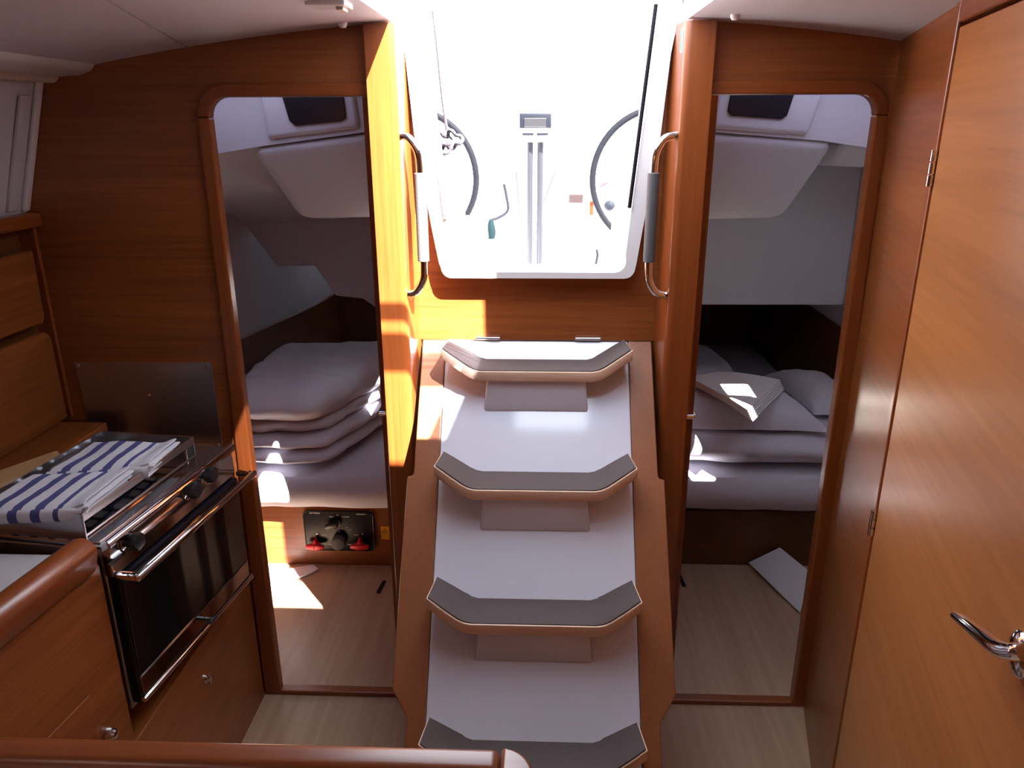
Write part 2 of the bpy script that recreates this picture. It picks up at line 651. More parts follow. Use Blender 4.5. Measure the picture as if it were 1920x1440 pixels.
tube(b, [P(1230, 8, Y=1.962), P(1180, 390, Y=1.962)], .005, 8)
obj('seal', b, 'rubber', cw)

# deckhead: panels split by a fine seam, with the sliding-hatch opening and a deck hatch above the saloon
def seam(y):
    return -.835+(D-max(y, .5))*.2235


def deck(bm, xf0, xf1, y0, y1, nx=6, ny=8, th=.03):
    g = []
    for lev in (0, th):
        rows = []
        for j in range(ny+1):
            y = y0+(y1-y0)*j/ny
            a, c = xf0(y), xf1(y)
            rows.append([bm.verts.new((a+(c-a)*i/nx, y, zc(a+(c-a)*i/nx)+lev)) for i in range(nx+1)])
        g.append(rows)
    for j in range(ny):
        for i in range(nx):
            for r in g:
                bm.faces.new((r[j][i], r[j][i+1], r[j+1][i+1], r[j+1][i]))
    for j in range(ny):
        for i in (0, nx):
            bm.faces.new((g[0][j][i], g[0][j+1][i], g[1][j+1][i], g[1][j][i]))
    for i in range(nx):
        for j in (0, ny):
            bm.faces.new((g[0][j][i], g[0][j][i+1], g[1][j][i+1], g[1][j][i]))
    return bm


HL, HR = -.345, .328
ceil = struct_root('ceiling', 'off-white vinyl deckhead panels of the saloon', (0, -.3, 1.9))
b = NB(); deck(b, lambda y: -1.13, lambda y: seam(y)-.0025, -2.6, D, 6, 24)
obj('ceiling_panel', b, 'liner', ceil)
b = NB(); deck(b, lambda y: seam(y)+.0025, lambda y: HL, -2.6, D, 6, 24)
obj('ceiling_panel', b, 'liner', ceil)
b = NB(); deck(b, lambda y: HR, lambda y: XR(y)+.04, .48, D, 10, 8); deck(b, lambda y: HR, lambda y: 1.42, -2.6, .48, 10, 8)
obj('ceiling_panel', b, 'liner', ceil)
for y0, y1, xa, xb in ((-2.6, .50, HL, HR), (.74, 1.20, HL, HR), (.50, .74, HL, -.15), (.50, .74, -.012, .012), (.50, .74, .15, HR)):
    b = NB(); deck(b, lambda y: xa, lambda y: xb, y0, y1, 4, 2)
    obj('ceiling_panel', b, 'liner', ceil)
for y0, y1, xa, xb in ((1.365, 1.425, HL, HR), (1.447, 1.472, HL, HR), (1.2, 1.365, HL, -.10), (1.2, 1.365, .20, HR), (1.425, 1.447, .03, HR)):  # unseen panes added, gaps shaped to throw sun on pillar and cabin floor
    b = NB(); box(b, xa, xb, y0, y1, 1.925, 1.933)
    obj('sun_slot_pane', b, 'smoked', ceil)
b = NB(); deck(b, lambda y: seam(y)-.05, lambda y: seam(y)+.05, -2.6, D+.04, 2, 24, .01)
bmesh.ops.translate(b, verts=b.verts[:], vec=(0, 0, .032))
obj('seam_light_stop', b, 'liner', ceil)  # strip added above the seam to stop light leaking through
for xa, xb in ((-.15, -.012), (.012, .15)):
    b = NB(); box(b, xa, xb, .50, .74, 1.925, 1.927)
    obj('light_diffuser', b, 'diffuser', ceil)  # unseen diffuser added to the hatch, reflects softly in the ladder panel
# coaming of the sliding hatch; right side raised, unseen, to cut the sun
for n_, x0, x1, zh in (('coaming_and_sun_block', HL-.03, HL, 1.965), ('coaming_and_sun_block', HR, HR+.03, 2.11)):
    b = NB(); box(b, x0, x1, 1.0, 2.05, 1.9365, zh)
    obj(n_, b, 'grp', ceil)
b = NB(); box(b, HR, HR+.03, 1.40, 2.05, 2.11, 2.36)
obj('coaming_and_sun_block', b, 'grp', ceil)  # unseen block added on the coaming to keep sun off the teak
# cream roll and cove where the deckhead meets the hull
b = NB()
tube(b, [(-1.175, -2.6, 1.800), (-1.175, D, 1.800)], .022, 14)
obj('cove_roll', b, 'cream', ceil, True)
b = NB()
prism(b, [(-1.20, 1.79), (-1.10, 1.795), (-1.07, 1.805), (-1.05, 1.83), (-1.13, 1.845), (-1.20, 1.84)], 'Y', -2.6, D, .006)
obj('cove', b, 'grp', ceil, True)

# hull side of the saloon: sloping white liner above, teak below, window behind the camera
hl = struct_root('wall_left', 'sloping white hull liner above the galley lockers', (-1.3, 0, 0))
b = NB()
prism(b, [(-1.195, 1.80), (-1.30, 1.475), (-1.33, 1.475), (-1.225, 1.80)], 'Y', -.2, D)
obj('liner_panel', b, 'liner', hl)
b = NB()
prism(b, [(-1.187, 1.79), (-1.288, 1.478), (-1.300, 1.478), (-1.197, 1.79)], 'Y', D-.028, D-.002, .005)
obj('liner_border', b, 'grp', hl, True)
b = NB()
prism(b, [(-1.199, 1.75), (-1.288, 1.482), (-1.300, 1.482), (-1.209, 1.75)], 'Y', D-.085, D-.045, .006)
obj('liner_border', b, 'liner', hl, True)
b = NB()
box(b, -1.36, -1.33, -2.6, D, 0, 1.25)
box(b, -1.36, -1.33, -2.6, D, 1.25, 1.86)
obj('hull_panel', b, 'teakY', hl)
b = NB()
box(b, 1.4, 1.43, -2.6, D, 0, 1.25)
box(b, 1.4, 1.43, -2.6, D, 1.25, 1.86)
struct('wall_right', b, 'teakY', 'teak lined hull side of the saloon')
b = NB(); box(b, -1.36, 1.43, -2.63, -2.6, 0, 1.93)
struct('wall_forward', b, 'teakX', 'teak forward bulkhead of the saloon')

# heads compartment wall: angled panel, then the door
hw = struct_root('wall_heads', 'angled teak wall beside the heads door', (XR(1.7), 1.7, 0))
YH = 1.428                       # hinge line
def angled(bm, y0, y1, z0, z1, o0, o1, bv=0.0):
    """slab along the heads wall, o = offset into the saloon"""
    def q(y, o, z):
        nx, ny = -.9735, .2288
        return (XR(y)+nx*o, y+ny*o, z)
    return hexa(bm, [q(y0, o0, z0), q(y1, o0, z0), q(y1, o1, z0), q(y0, o1, z0), q(y0, o0, z1), q(y1, o0, z1), q(y1, o1, z1), q(y0, o1, z1)], bv)
b = NB(); angled(b, YH+.028, D-.004, 0, 1.92, -.03, 0)
obj('wall_panel', b, 'teakH', hw)
b = NB(); angled(b, .49, YH+.03, 0, 1.92, -.07, -.036)
obj('door_light_stop', b, 'darkwood', hw)  # slab added behind the door to block stray light
b = NB(); angled(b, .49, .616, 0, 1.84, -.03, .001)
obj('wall_panel', b, 'teakH', hw)
b = NB(); angled(b, YH+.002, YH+.03, 0, 1.92, -.035, .004, .004)
obj('edge_trim', b, 'solidZ', hw)
b = NB(); angled(b, .5, YH+.002, 1.84, 1.92, -.03, .003, .003)
obj('header', b, 'solidY', hw)
b = NB(); box(b, .5, 1.42, .47, .5, 0, 1.93)
obj('return_panel', b, 'teakX', hw)
dr = struct_root('door_1', 'large teak heads door with chrome lever handle', (XR(1.05), 1.05, 0))
b = NB(); angled(b, .62, YH-.004, .03, 1.833, -.03, .001, .002)
obj('door_leaf', b, 'teakDoor', dr)
WN = Vector((-.9735, .2288, 0))
def onwall(y, z, o=0.0):
    return Vector((XR(y), y, z))+WN*o
for zt, zb in ((1.637, 1.573), (.926, .867)):
    b = NB()
    for k in range(3):
        h = (zt-zb)/3
        tube(b, [onwall(YH, zb+h*k+.0012, .006), onwall(YH, zb+h*(k+1)-.0012, .006)], .0065, 12)
    obj('hinge', b, 'chrome', dr, True)
def heads_px(u, v, o):
    return PP(u, v, Vector((XR(D), D, 0))+WN*o, WN)
rose = heads_px(1922, 1228, 0)
b = NB()
lathe(b, [(.026, 0), (.026, .006), (.022, .010), (.012, .012), (.0, .012)], rose, WN, 28)
hd = obj('handle_rose', b, 'chrome', dr, True)
b = NB()
pth = [rose+WN*.008, rose+WN*.03, heads_px(1915, 1222, .05), heads_px(1893, 1222, .056), heads_px(1870, 1215, .058), heads_px(1840, 1192, .056), heads_px(1810, 1168, .052), heads_px(1787, 1152, .046)]
sp = smoothpath(pth, 6)
nn = len(sp)
tube(b, sp, .009, 14, True, [(.0085 if i < nn*.6 else .0085*(1-.45*((i/nn-.6)/.4)**2)) for i in range(nn-1)]+[.002])
obj('lever_handle', b, 'chrome', hd, True)

# ------------------------------------------------------------------ cabins
def wall_with_hole(bm, x0, x1, ya, yb, za, zb, hy0, hy1, hz0, hz1):
    box(bm, x0, x1, ya, hy0, za, zb); box(bm, x0, x1, hy1, yb, za, zb)
    box(bm, x0, x1, hy0, hy1, za, hz0); box(bm, x0, x1, hy0, hy1, hz1, zb)


cl_in = struct_root('wall_left_cabin_inner', 'teak inner side wall of the cabin beyond the galley', (-.44, 3, 0))
cl_hull = struct_root('wall_left_cabin_hull', 'white hull liner of the cabin beyond the galley', (-1.28, 3, 0))
cl_aft = struct_root('wall_left_cabin_aft', 'dark aft panel of the cabin beyond the galley', (-.86, 4.6, 0))
cl_fwd = struct_root('wall_left_cabin_forward', 'white closing panels at the doorway of the cabin beyond the galley', (-.43, 2.04, 0))
cl_roof = struct_root('ceiling_left_cabin', 'white roof of the cabin beyond the galley', (-.86, 2.6, 1.83))
cl_face = struct_root('wall_left_cabin_coachroof', 'white coachroof face with smoked port in the cabin beyond the galley', (-.86, 2.45, 1.6))
cl_mould = struct_root('wall_left_cabin_moulding', 'white cockpit seat moulding hanging into the cabin beyond the galley', (-.86, 3, 1.4))
b = NB(); wall_with_hole(b, -.45, -.435, 2.05, 3.34, 0, 1.83, 2.60, 2.74, 1.06, 1.17)  # unseen hole added to let a sun patch onto the bed
obj('inner_panel', b, 'teakY', cl_in)
b = NB(); box(b, -.45, -.435, 3.34, 4.6, 0, 1.14)
obj('well_side', b, 'grp', cl_in)
b = NB(); box(b, -.452, -.40, 2.034, 2.05, 0, 1.83)
obj('closing_strip', b, 'solidZ', cl_fwd)
b = NB(); box(b, -1.29, -1.27, D+.025, 4.62, .0, 1.84)
obj('hull_liner', b, 'liner2', cl_hull)
b = NB(); prism(b, [(D+.03, .27), (D+.03, .87), (3.05, .83), (4.2, .72), (4.6, .70), (4.6, .27)], 'X', -1.27, -1.255, .003)
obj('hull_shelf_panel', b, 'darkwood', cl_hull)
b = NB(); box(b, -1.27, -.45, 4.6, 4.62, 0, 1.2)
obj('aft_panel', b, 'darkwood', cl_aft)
b = NB()
box(b, -1.29, -1.10, D+.025, 3.32, 1.83, 1.85); box(b, -.60, -.43, D+.025, 3.32, 1.83, 1.85)
box(b, -1.10, -.60, D+.025, 2.02, 1.83, 1.85); box(b, -1.10, -.60, 2.40, 3.32, 1.83, 1.85)
obj('cabin_roof', b, 'liner2', cl_roof)
b = NB(); box(b, -1.10, -.60, 2.02, 2.40, 1.838, 1.840)
obj('light_diffuser', b, 'diffuser2', cl_roof)  # roof opening and diffuser added out of view to brighten this cabin
b = NB(); box(b, -.88, -.43, 3.345, 4.62, 1.14, 1.17); box(b, -1.29, -.86, 3.345, 4.62, 1.28, 1.31); box(b, -.88, -.86, 3.345, 4.62, 1.16, 1.30)
obj('cabin_roof', b, 'liner2', cl_roof)
# coachroof face with the port, slightly raised mount
b = NB()
prism(b, [(-1.27, 1.57), (-1.0, 1.60), (-.87, 1.62), (-.45, 1.672), (-.45, 1.83), (-1.27, 1.83)], 'Y', 2.45, 2.50)
obj('coachroof_face', b, 'liner2', cl_face)
b = NB()
prism(b, [(-.845, 1.64), (-.555, 1.672), (-.57, 1.83), (-.86, 1.83)], 'Y', 2.432, 2.47, .016, 4)
obj('port_mount', b, 'liner2', cl_face, True)
pl = [P(526, 175, Y=2.42), P(541, 226, Y=2.42), P(552, 236, Y=2.42), P(640, 227, Y=2.42), P(648, 219, Y=2.42), P(642, 175, Y=2.42)]
b = NB(); prism(b, [(p.x, p.z) for p in pl], 'Y', 2.424, 2.436, .002)
obj('port_pane', b, 'port', cl_face)
# underside of the cockpit seat: big rounded white block
b = NB()
hexa(b, [(-.83, 2.62, 1.375), (-.45, 2.62, 1.385), (-.45, 3.3, 1.37), (-.83, 3.3, 1.36), (-.915, 2.44, 1.615), (-.45, 2.44, 1.668), (-.45, 3.3, 1.70), (-.915, 3.3, 1.70)], .045, 5)
obj('seat_moulding', b, 'liner2', cl_mould, True)
# stepped lower edge of the cockpit moulding further aft
b = NB()
prism(b, [(-1.27, 1.83), (-1.27, 1.26), (-1.156, 1.093), (-.99, 1.098), (-.906, .963), (-.787, .951), (-.707, .891), (-.45, .80), (-.45, 1.83)], 'Y', 3.30, 3.34, .006)
obj('aft_moulding', b, 'liner2', cl_mould)
b = NB()
hexa(b, [(-1.27, 2.75, 1.44), (-.82, 2.75, 1.50), (-.82, 3.3, 1.30), (-1.27, 3.3, 1.27), (-1.27, 2.5, 1.60), (-.82, 2.5, 1.65), (-.82, 3.3, 1.70), (-1.27, 3.3, 1.70)], .02, 3)
obj('seat_moulding', b, 'liner2', cl_mould, True)

cr_in = struct_root('wall_right_cabin_inner', 'teak inner side wall of the cabin beside the heads door', (.43, 3, 0))
cr_hull = struct_root('wall_right_cabin_hull', 'white hull liner of the cabin beside the heads door', (1.33, 3, 0))
cr_aft = struct_root('wall_right_cabin_aft', 'dark aft panel of the cabin beside the heads door', (.87, 4.6, 0))
cr_fwd = struct_root('wall_right_cabin_forward', 'white closing panels at the doorway of the cabin beside the heads door', (.42, 2.04, 0))
cr_roof = struct_root('ceiling_right_cabin', 'white roof of the cabin beside the heads door', (.87, 2.6, 1.83))
cr_face = struct_root('wall_right_cabin_coachroof', 'white coachroof face with smoked port in the cabin beside the heads door', (.87, 2.45, 1.6))
cr_mould = struct_root('wall_right_cabin_moulding', 'white cockpit seat moulding hanging into the cabin beside the heads door', (.87, 3, 1.4))
b = NB(); box(b, .42, .435, 2.05, 3.34, 0, 1.83)
obj('inner_panel', b, 'teakY', cr_in)
b = NB(); box(b, .42, .435, 3.34, 4.6, 0, 1.14)
obj('well_side', b, 'grp', cr_in)
b = NB(); box(b, .384, .437, 2.034, 2.05, 0, 1.83)
obj('closing_strip', b, 'solidZ', cr_fwd)
b = NB(); box(b, 1.32, 1.34, D+.025, 4.62, .0, 1.86)
obj('hull_liner', b, 'liner2', cr_hull)
b = NB(); box(b, 1.305, 1.32, D+.03, 4.6, .27, .84, .003)
obj('hull_shelf_panel', b, 'darkwood', cr_hull)
b = NB(); box(b, .43, 1.32, 4.6, 4.62, 0, 1.2)
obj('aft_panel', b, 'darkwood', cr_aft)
# deckhead of the cabin; unseen gap added outboard to throw sun on the bed
b = NB()
HX0, HX1, HY0, HY1 = 1.15, 1.25, 1.945, 2.20
box(b, .42, .52, D+.025, 3.32, 1.83, 1.85); box(b, 1.02, 1.08, D+.025, 3.32, 1.83, 1.85)
box(b, .52, 1.02, D+.025, 2.02, 1.83, 1.85); box(b, .52, 1.02, 2.40, 3.32, 1.83, 1.85)
box(b, 1.08, 1.095, D+.025, 3.32, 1.70, 1.85)
ZR = 1.70
box(b, 1.08, HX0, D+.025, 3.32, ZR, ZR+.012); box(b, HX1, 1.34, D+.025, 3.32, ZR, ZR+.012)
box(b, HX0, HX1, HY1, 3.32, ZR, ZR+.012)
obj('cabin_roof', b, 'liner2', cr_roof)
b = NB(); box(b, .52, 1.02, 2.02, 2.40, 1.838, 1.840)
obj('light_diffuser', b, 'diffuser2', cr_roof)  # unseen glowing sheet added in the roof as fill for the cabin
b = NB(); box(b, .951, 1.34, D, D+.024, 0, 1.58); box(b, .951, HX0, D, D+.024, 1.58, 1.93); box(b, HX1, 1.34, D, D+.024, 1.58, 1.93)  # unseen panel, notched so the sun gets past it to the bed
obj('forward_panel', b, 'liner2', cr_fwd)
b = NB(); box(b, .42, 1.34, 3.345, 4.62, 1.14, 1.17)
obj('cabin_roof', b, 'liner2', cr_roof)
b = NB()
prism(b, [(1.32, 1.57), (1.0, 1.61), (.85, 1.632), (.43, 1.665), (.43, 1.83), (1.32, 1.83)], 'Y', 2.45, 2.50)
obj('coachroof_face', b, 'liner2', cr_face)
b = NB()
prism(b, [(.80, 1.647), (.51, 1.668), (.525, 1.83), (.85, 1.83)], 'Y', 2.432, 2.47, .016, 4)
obj('port_mount', b, 'liner2', cr_face, True)
pl = [P(1372, 172, Y=2.42), P(1365, 208, Y=2.42), P(1372, 217, Y=2.42), P(1466, 224, Y=2.42), P(1477, 217, Y=2.42), P(1492, 172, Y=2.42)]
b = NB(); prism(b, [(p.x, p.z) for p in pl], 'Y', 2.424, 2.436, .002)
obj('port_pane', b, 'port', cr_face)
b = NB()
hexa(b, [(.43, 2.62, 1.372), (.815, 2.62, 1.38), (.815, 3.3, 1.37), (.43, 3.3, 1.37), (.43, 2.44, 1.662), (.90, 2.44, 1.63), (.90, 3.3, 1.70), (.43, 3.3, 1.70)], .045, 5)
obj('seat_moulding', b, 'liner2', cr_mould, True)
b = NB()
prism(b, [(1.32, 1.83), (1.32, .933), (.43, .93), (.43, 1.83)], 'Y', 3.30, 3.34, .006)
obj('aft_moulding', b, 'liner2', cr_mould)
b = NB()
hexa(b, [(.95, 2.62, 1.55), (1.32, 2.62, 1.535), (1.32, 3.3, 1.53), (.95, 3.3, 1.53), (.93, 2.5, 1.63), (1.32, 2.5, 1.60), (1.32, 3.3, 1.7), (.93, 3.3, 1.7)], .02, 3)
obj('seat_moulding', b, 'liner2', cr_mould, True)

# open cabin doors folded back against the pillars
def leaf(name, label, xa, xb, sg):
    r = struct_root(name, label, ((xa+xb)/2, 2.15, .02))
    b = NB(); box(b, xa, xb, D+.045, 2.34, .025, 1.735, .003)
    obj('door_leaf', b, 'solidZ', r)
    for z in (1.50, .98):
        b = NB(); box(b, min(xa, xb)+.003, max(xa, xb)-.003, D+.040, D+.046, z-.035, z+.035, .001)
        obj('hinge', b, 'chrome', r)
    b = NB()
    xs = xa if sg < 0 else xb
    lathe(b, [(.018, 0), (.018, .006), (.008, .008), (.008, .03), (.0, .03)], (xs, 2.02, .90), (sg, 0, 0), 20)
    tube(b, [(xs+sg*.03, 2.02, .90), (xs+sg*.03, 2.10, .90)], .007, 10)
    obj('handle', b, 'chrome', r, True)


leaf('door_2', 'open cabin door folded back on the galley side of the steps', -.4265, -.409, -1)
leaf('door_3', 'open cabin door folded back on the heads side of the steps', .391, .405, 1)
# latch plate on the right pillar edge
b = NB(); box(b, .3835, .3895, 1.882, 1.90, .80, .86, .001)
tag(obj('strike_plate', b, 'chrome'), 'small chrome strike plate on the pillar edge by the heads-side cabin', 'latch')

# ================================================================== COMPANIONWAY LADDER
LN = Vector((0, -.768, .640))
def LY(z):
    return 1.76+(z-.842)/1.2
def LP(x, z, o=0.0):
    return Vector((XC+x, LY(z), z))+LN*o
ld = thing('companionway_ladder', 'white moulded ladder with wooden sides and brown-grey treads', 'ladder', (XC, 1.5, 0))
lfn = lambda x, y, z: LP(x, y, z)     # prism pts (x, z) on slope, depth along the normal
def slope_prism(pts, o0, o1, m, name, bv=0.0, parent=ld, smooth=False):
    b = NB()
    A = [b.verts.new(LP(x, z, o0)) for x, z in pts]
    B = [b.verts.new(LP(x, z, o1)) for x, z in pts]
    F = [b.faces.new(A), b.faces.new(B[::-1])]
    for i in range(len(pts)):
        j = (i+1) % len(pts)
        F.append(b.faces.new((A[i], B[i], B[j], A[j])))
    bmesh.ops.recalc_face_normals(b, faces=F)
    bevel(b, F, bv)
    return obj(name, b, m, parent, smooth)
slope_prism([(-.247, 1.126), (.247, 1.126), (.243, .05), (-.243, .05)], -.03, -.004, 'gloss', 'front_panel', .003)
for s in (-1, 1):
    slope_prism([(s*.2475, 1.126), (s*.310, 1.126), (s*.310, .842), (s*.312, .836), (s*.318, .833), (s*.326, .833), (s*.326, .445), (s*.288, .40), (s*.288, .05), (s*.2435, .05)], -.03, 0, 'ladder', 'side_board', .003)
    b = NB()
    prism(b, [(LY(.05), .0), (LY(1.0)-.02, 1.0-.0), (LY(1.0), .95), (1.90, .82), (1.90, 0)] if False else [(LY(.03)+.04, 0), (LY(.8)+.04, .80), (1.86, .80), (1.86, 0)], 'X', XC+s*.270, XC+s*.285)
    obj('box_side', b, 'ladder', ld)
for s in (-1, 1):
    b = NB()
    xa, xb = (-.165, -.10) if s < 0 else (.105, .172)
    tube(b, [LP(xa, 1.129, .004), LP(xb, 1.129, .004)], .0045, 10)
    obj('hinge', b, 'chrome', ld, True)
STEP = [(1.080, 1.86, 1.975), (.842, 1.66, 1.765), (.600, 1.465, 1.572), (.362, 1.275, 1.375), (.125, 1.08, 1.18)]
def tread_outline(dx, n=5):
    """cross-section of a tread: flat middle, ends turned up"""
    return [(-.247+dx, .054), (-.212+dx, .033), (-.178+dx, .0115), (-.162+dx, .0035), (-.145+dx, 0), (0, 0), (.145-dx, 0), (.162-dx, .0035), (.178-dx, .0115), (.212-dx, .033), (.247-dx, .054)]
for i, (zt, yf, yb) in enumerate(STEP):
    st = thing('tmp', 'x', 'x') if False else None
    # plywood step: bent section swept fore and aft with the front corners cut back
    def sweep(th, top, x_in, yfo, ybo, m, name, parent, bv):
        b = NB()
        sec = tread_outline(x_in)
        n = len(sec)
        rows = []
        for z_off in (top, top-th):
            for which in (0, 1):
                r = []
                for k, (x, dz) in enumerate(sec):
                    ax = abs(x)
                    if which == 0:
                        cut = .020*max(0, (ax-.165)/.08)**1.5
                        y = yf+yfo+cut
                    else:
                        xs = x*(.965)
                        y = yb+ybo
                    r.append(b.verts.new((XC+(x if which == 0 else x*.955), y, zt+dz+z_off)))
                rows.append(r)
        tf, tb, bf, bb_ = rows
        F = []
        for k in range(n-1):
            F.append(b.faces.new((tf[k], tf[k+1], tb[k+1], tb[k])))
            F.append(b.faces.new((bf[k], bb_[k], bb_[k+1], bf[k+1])))
            F.append(b.faces.new((tf[k], bf[k], bf[k+1], tf[k+1])))
            F.append(b.faces.new((tb[k], tb[k+1], bb_[k+1], bb_[k])))
        for e in (0, n-1):
            F.append(b.faces.new((tf[e], tb[e], bb_[e], bf[e])))
        bmesh.ops.recalc_face_normals(b, faces=F)
        bevel(b, F, bv, 2, 45)
        return obj(name, b, m, parent, True)
    stp = sweep(.027, 0, 0, 0, 0, 'ply', 'step', ld, .0025)
    sweep(.0025, .0022, .004, .004, -.001, 'tread', 'tread_pad', stp, 0)
    # moulded bracket below the step
    if i < 4:
        b = NB()
        z1 = zt-.020
        y0 = yf+.008
        z0 = .842+(y0-1.76)*1.2
        y1 = LY(z1)+.012
        hexa(b, [(XC-.136, y0, z0-.004), (XC+.136, y0, z0-.004), (XC+.138, y0+.02, z0-.004), (XC-.138, y0+.02, z0-.004), (XC-.128, y0+.002, z1), (XC+.128, y0+.002, z1), (XC+.132, y1, z1), (XC-.132, y1, z1)], .006, 3)
        obj('step_bracket', b, 'gloss', stp, True)

# handrails with grey grips
def rail(label, sg, xw, xt, uv):
    r = thing('handrail', label, 'handrail', (xw, 1.9, 1.27))
    yy = 1.895
    z0, z1 = 1.275, 1.655
    pts = [(xw, yy, z1), (xw-sg*.010, yy, z1), (xt+sg*.020, yy-.004, z1-.008), (xt+sg*.004, yy-.006, z1-.035), (xt, yy-.006, z1-.075), (xt, yy-.006, 1.47), (xt, yy-.006, z0+.075), (xt+sg*.004, yy-.006, z0+.035), (xt+sg*.020, yy-.004, z0+.008), (xw-sg*.010, yy, z0), (xw, yy, z0)]
    b = NB(); tube(b, smoothpath(pts, 6), .0095, 14)
    obj('rail_tube', b, 'chrome', r, True)
    b = NB(); tube(b, [(xt, yy-.006, 1.358), (xt, yy-.006, 1.36), (xt, yy-.006, 1.570), (xt, yy-.006, 1.572)], .0145, 16, True, [.011, .0145, .0145, .011])
    obj('grip', b, 'grey', r, True)


rail('chrome handrail with grey grip on the sunlit pillar', -1, -.335, -.291, None)
rail('chrome handrail with grey grip on the pillar with the green sticker', 1, .318, .268, None)
# green emergency-exit sticker on the inner face of the pillar
b = NB(); box(b, .3165, .318, 1.896, 1.926, 1.835, 1.885)
stk = tag(obj('exit_sticker', b, 'white'), 'small green and white exit sticker on the pillar', 'sticker')
b = NB(); box(b, .3160, .3166, 1.898, 1.924, 1.838, 1.858); box(b, .3160, .3166, 1.898, 1.924, 1.868, 1.882); box(b, .3160, .3166, 1.898, 1.905, 1.858, 1.868)
obj('sign_print', b, 'green', stk)

# ================================================================== GALLEY
FX = -.845
# forward counter block with panel front
gc = thing('galley_cabinet', 'teak galley cabinet with rounded red fiddle and pale worktop', 'cabinet', (-1.08, 1.0, 0))
GK = .126
def GX(y, o=0.0):
    return FX+GK*(y-1.25)+o
def gal(bm, y0, y1, o0, o1, z0, z1, bv=0.0):
    return hexa(bm, [(GX(y0, o0), y0, z0), (GX(y0, o1), y0, z0), (GX(y1, o1), y1, z0), (GX(y1, o0), y1, z0), (GX(y0, o0), y0, z1), (GX(y0, o1), y0, z1), (GX(y1, o1), y1, z1), (GX(y1, o0), y1, z1)], bv)
b = NB()
prism(b, [(-1.325, .80), (GX(.80), .80), (GX(1.25), 1.25), (-1.325, 1.25)], 'Z', 0, .880, .003)
obj('body', b, 'teakH', gc)
b = NB()
prism(b, [(-1.325, .80), (GX(.80, -.02), .80), (GX(1.25, -.02), 1.25), (-1.325, 1.25)], 'Z', .880, .900, .003)
wt = obj('worktop', b, 'worktop', gc)
# rounded fiddle along its edge
b = NB()
prof = [(-.020, .881), (-.030, .92)]+arc(-.002, .926, .030, 170, 10, 8)+[(.020, .895), (.012, .881)]
prism(b, prof, 'Y', .80, 1.222, .006, 2, fn=lambda x, y, z: (GX(y, x), y, z))
obj('fiddle', b, 'solidY', gc, True)
# drawer outline and knob low on the front
b = NB()
gal(b, .86, 1.157, .0005, .004, .20, .651, .002)
dw = obj('drawer_front', b, 'teakH', gc)
b = NB(); lathe(b, [(.014, 0), (.014, .008), (.009, .018), (0, .02)], (GX(1.181, .001), 1.181, .535), (1, 0, 0), 18)
obj('knob', b, 'chrome', gc, True)
# faint warning triangles
def tri(cx, cz_, r, name):
    b = NB()
    for k in range(3):
        a0, a1 = math.radians(90+120*k), math.radians(210+120*k)
        p0 = Vector((GX(cx+r*math.cos(a0), .001), cx+r*math.cos(a0), cz_+r*math.sin(a0)))
        p1 = Vector((GX(cx+r*math.cos(a1), .001), cx+r*math.cos(a1), cz_+r*math.sin(a1)))
        tube(b, [p0, p1], .0013, 6)
    obj(name, b, 'black', gc)
pt = PP(138, 1098, (FX, 1.25, 0), (1, -GK, 0))
tri(pt.y, pt.z, .012, 'warning_triangle')
b = NB(); pq = PP(158, 1080, (FX, 1.25, 0), (1, -GK, 0)); gal(b, pq.y-.016, pq.y+.016, -.0005, .0006, pq.z-.013, pq.z+.013)
obj('warning_sticker', b, 'darkwood', gc)

# stove bay: base panel below, aft post and back walls
bay = thing('stove_bay', 'teak stove bay with low front panel and turn latch', 'cabinet', (-1.08, 1.6, 0))
b = NB(); box(b, FX-.02, FX, 1.252, D-.018, 0, .447, .003)
obj('base_panel', b, 'teakY', bay)
b = NB(); box(b, -1.33, FX-.02, 1.252, D-.002, .427, .447)
obj('base_shelf', b, 'teakY', bay)
b = NB()
prism(b, [(1.845, .447), (1.845, .78)]+arc(1.865, .80, .02, 180, 90, 4)+[(D-.018, .82), (D-.018, .447)], 'X', FX-.02, FX-.002, .002)
obj('aft_post', b, 'solidZ', bay)
b = NB(); box(b, -1.33, -.90, D-.045, D-.003, .447, .845, .003)
obj('aft_ledge', b, 'teakX', bay)
b = NB(); box(b, -1.33, -1.31, 1.252, D-.05, .447, .795)
obj('back_wall', b, 'darkwood', bay)
lk = P(385, 1272, X=FX)
b = NB()
lathe(b, [(.013, 0), (.013, .004), (.008, .006), (.006, .014), (0, .015)], (FX, lk.y, lk.z), (1, 0, 0), 18)
box(b, FX+.010, FX+.016, lk.y-.004, lk.y+.004, lk.z-.012, lk.z+.012, .001)
obj('turn_latch', b, 'chrome', bay, True)

# --- stove
SO = Vector((-.835, 1.262, 0))
E1 = Vector((.125, .992, 0)).normalized()      # along the front, aft
E2 = Vector((-E1.y, E1.x, 0))                  # outboard, into the bay
SL, SDEP = .475, .315
def SP(s, d, z):
    return SO+E1*s+E2*d+Vector((0, 0, z))
def sbox(bm, s0, s1, d0, d1, z0, z1, bv=0.0, seg=2):
    return hexa(bm, [SP(s0, d0, z0), SP(s1, d0, z0), SP(s1, d1, z0), SP(s0, d1, z0), SP(s0, d0, z1), SP(s1, d0, z1), SP(s1, d1, z1), SP(s0, d1, z1)], bv, seg)
def spx(u, v, d=0.0):
    q = PP(u, v, SO+E2*d, E2)
    return q
stv = thing('gas_stove', 'stainless gimballed stove with glass oven door and black knobs', 'stove', tuple(SP(SL/2, SDEP/2, .52)))
b = NB(); sbox(b, 0, SL, .012, SDEP, .52, .905, .004)
obj('body', b, 'steel', stv)
b = NB(); sbox(b, 0, SL, -.004, SDEP, .905, .918, .004)
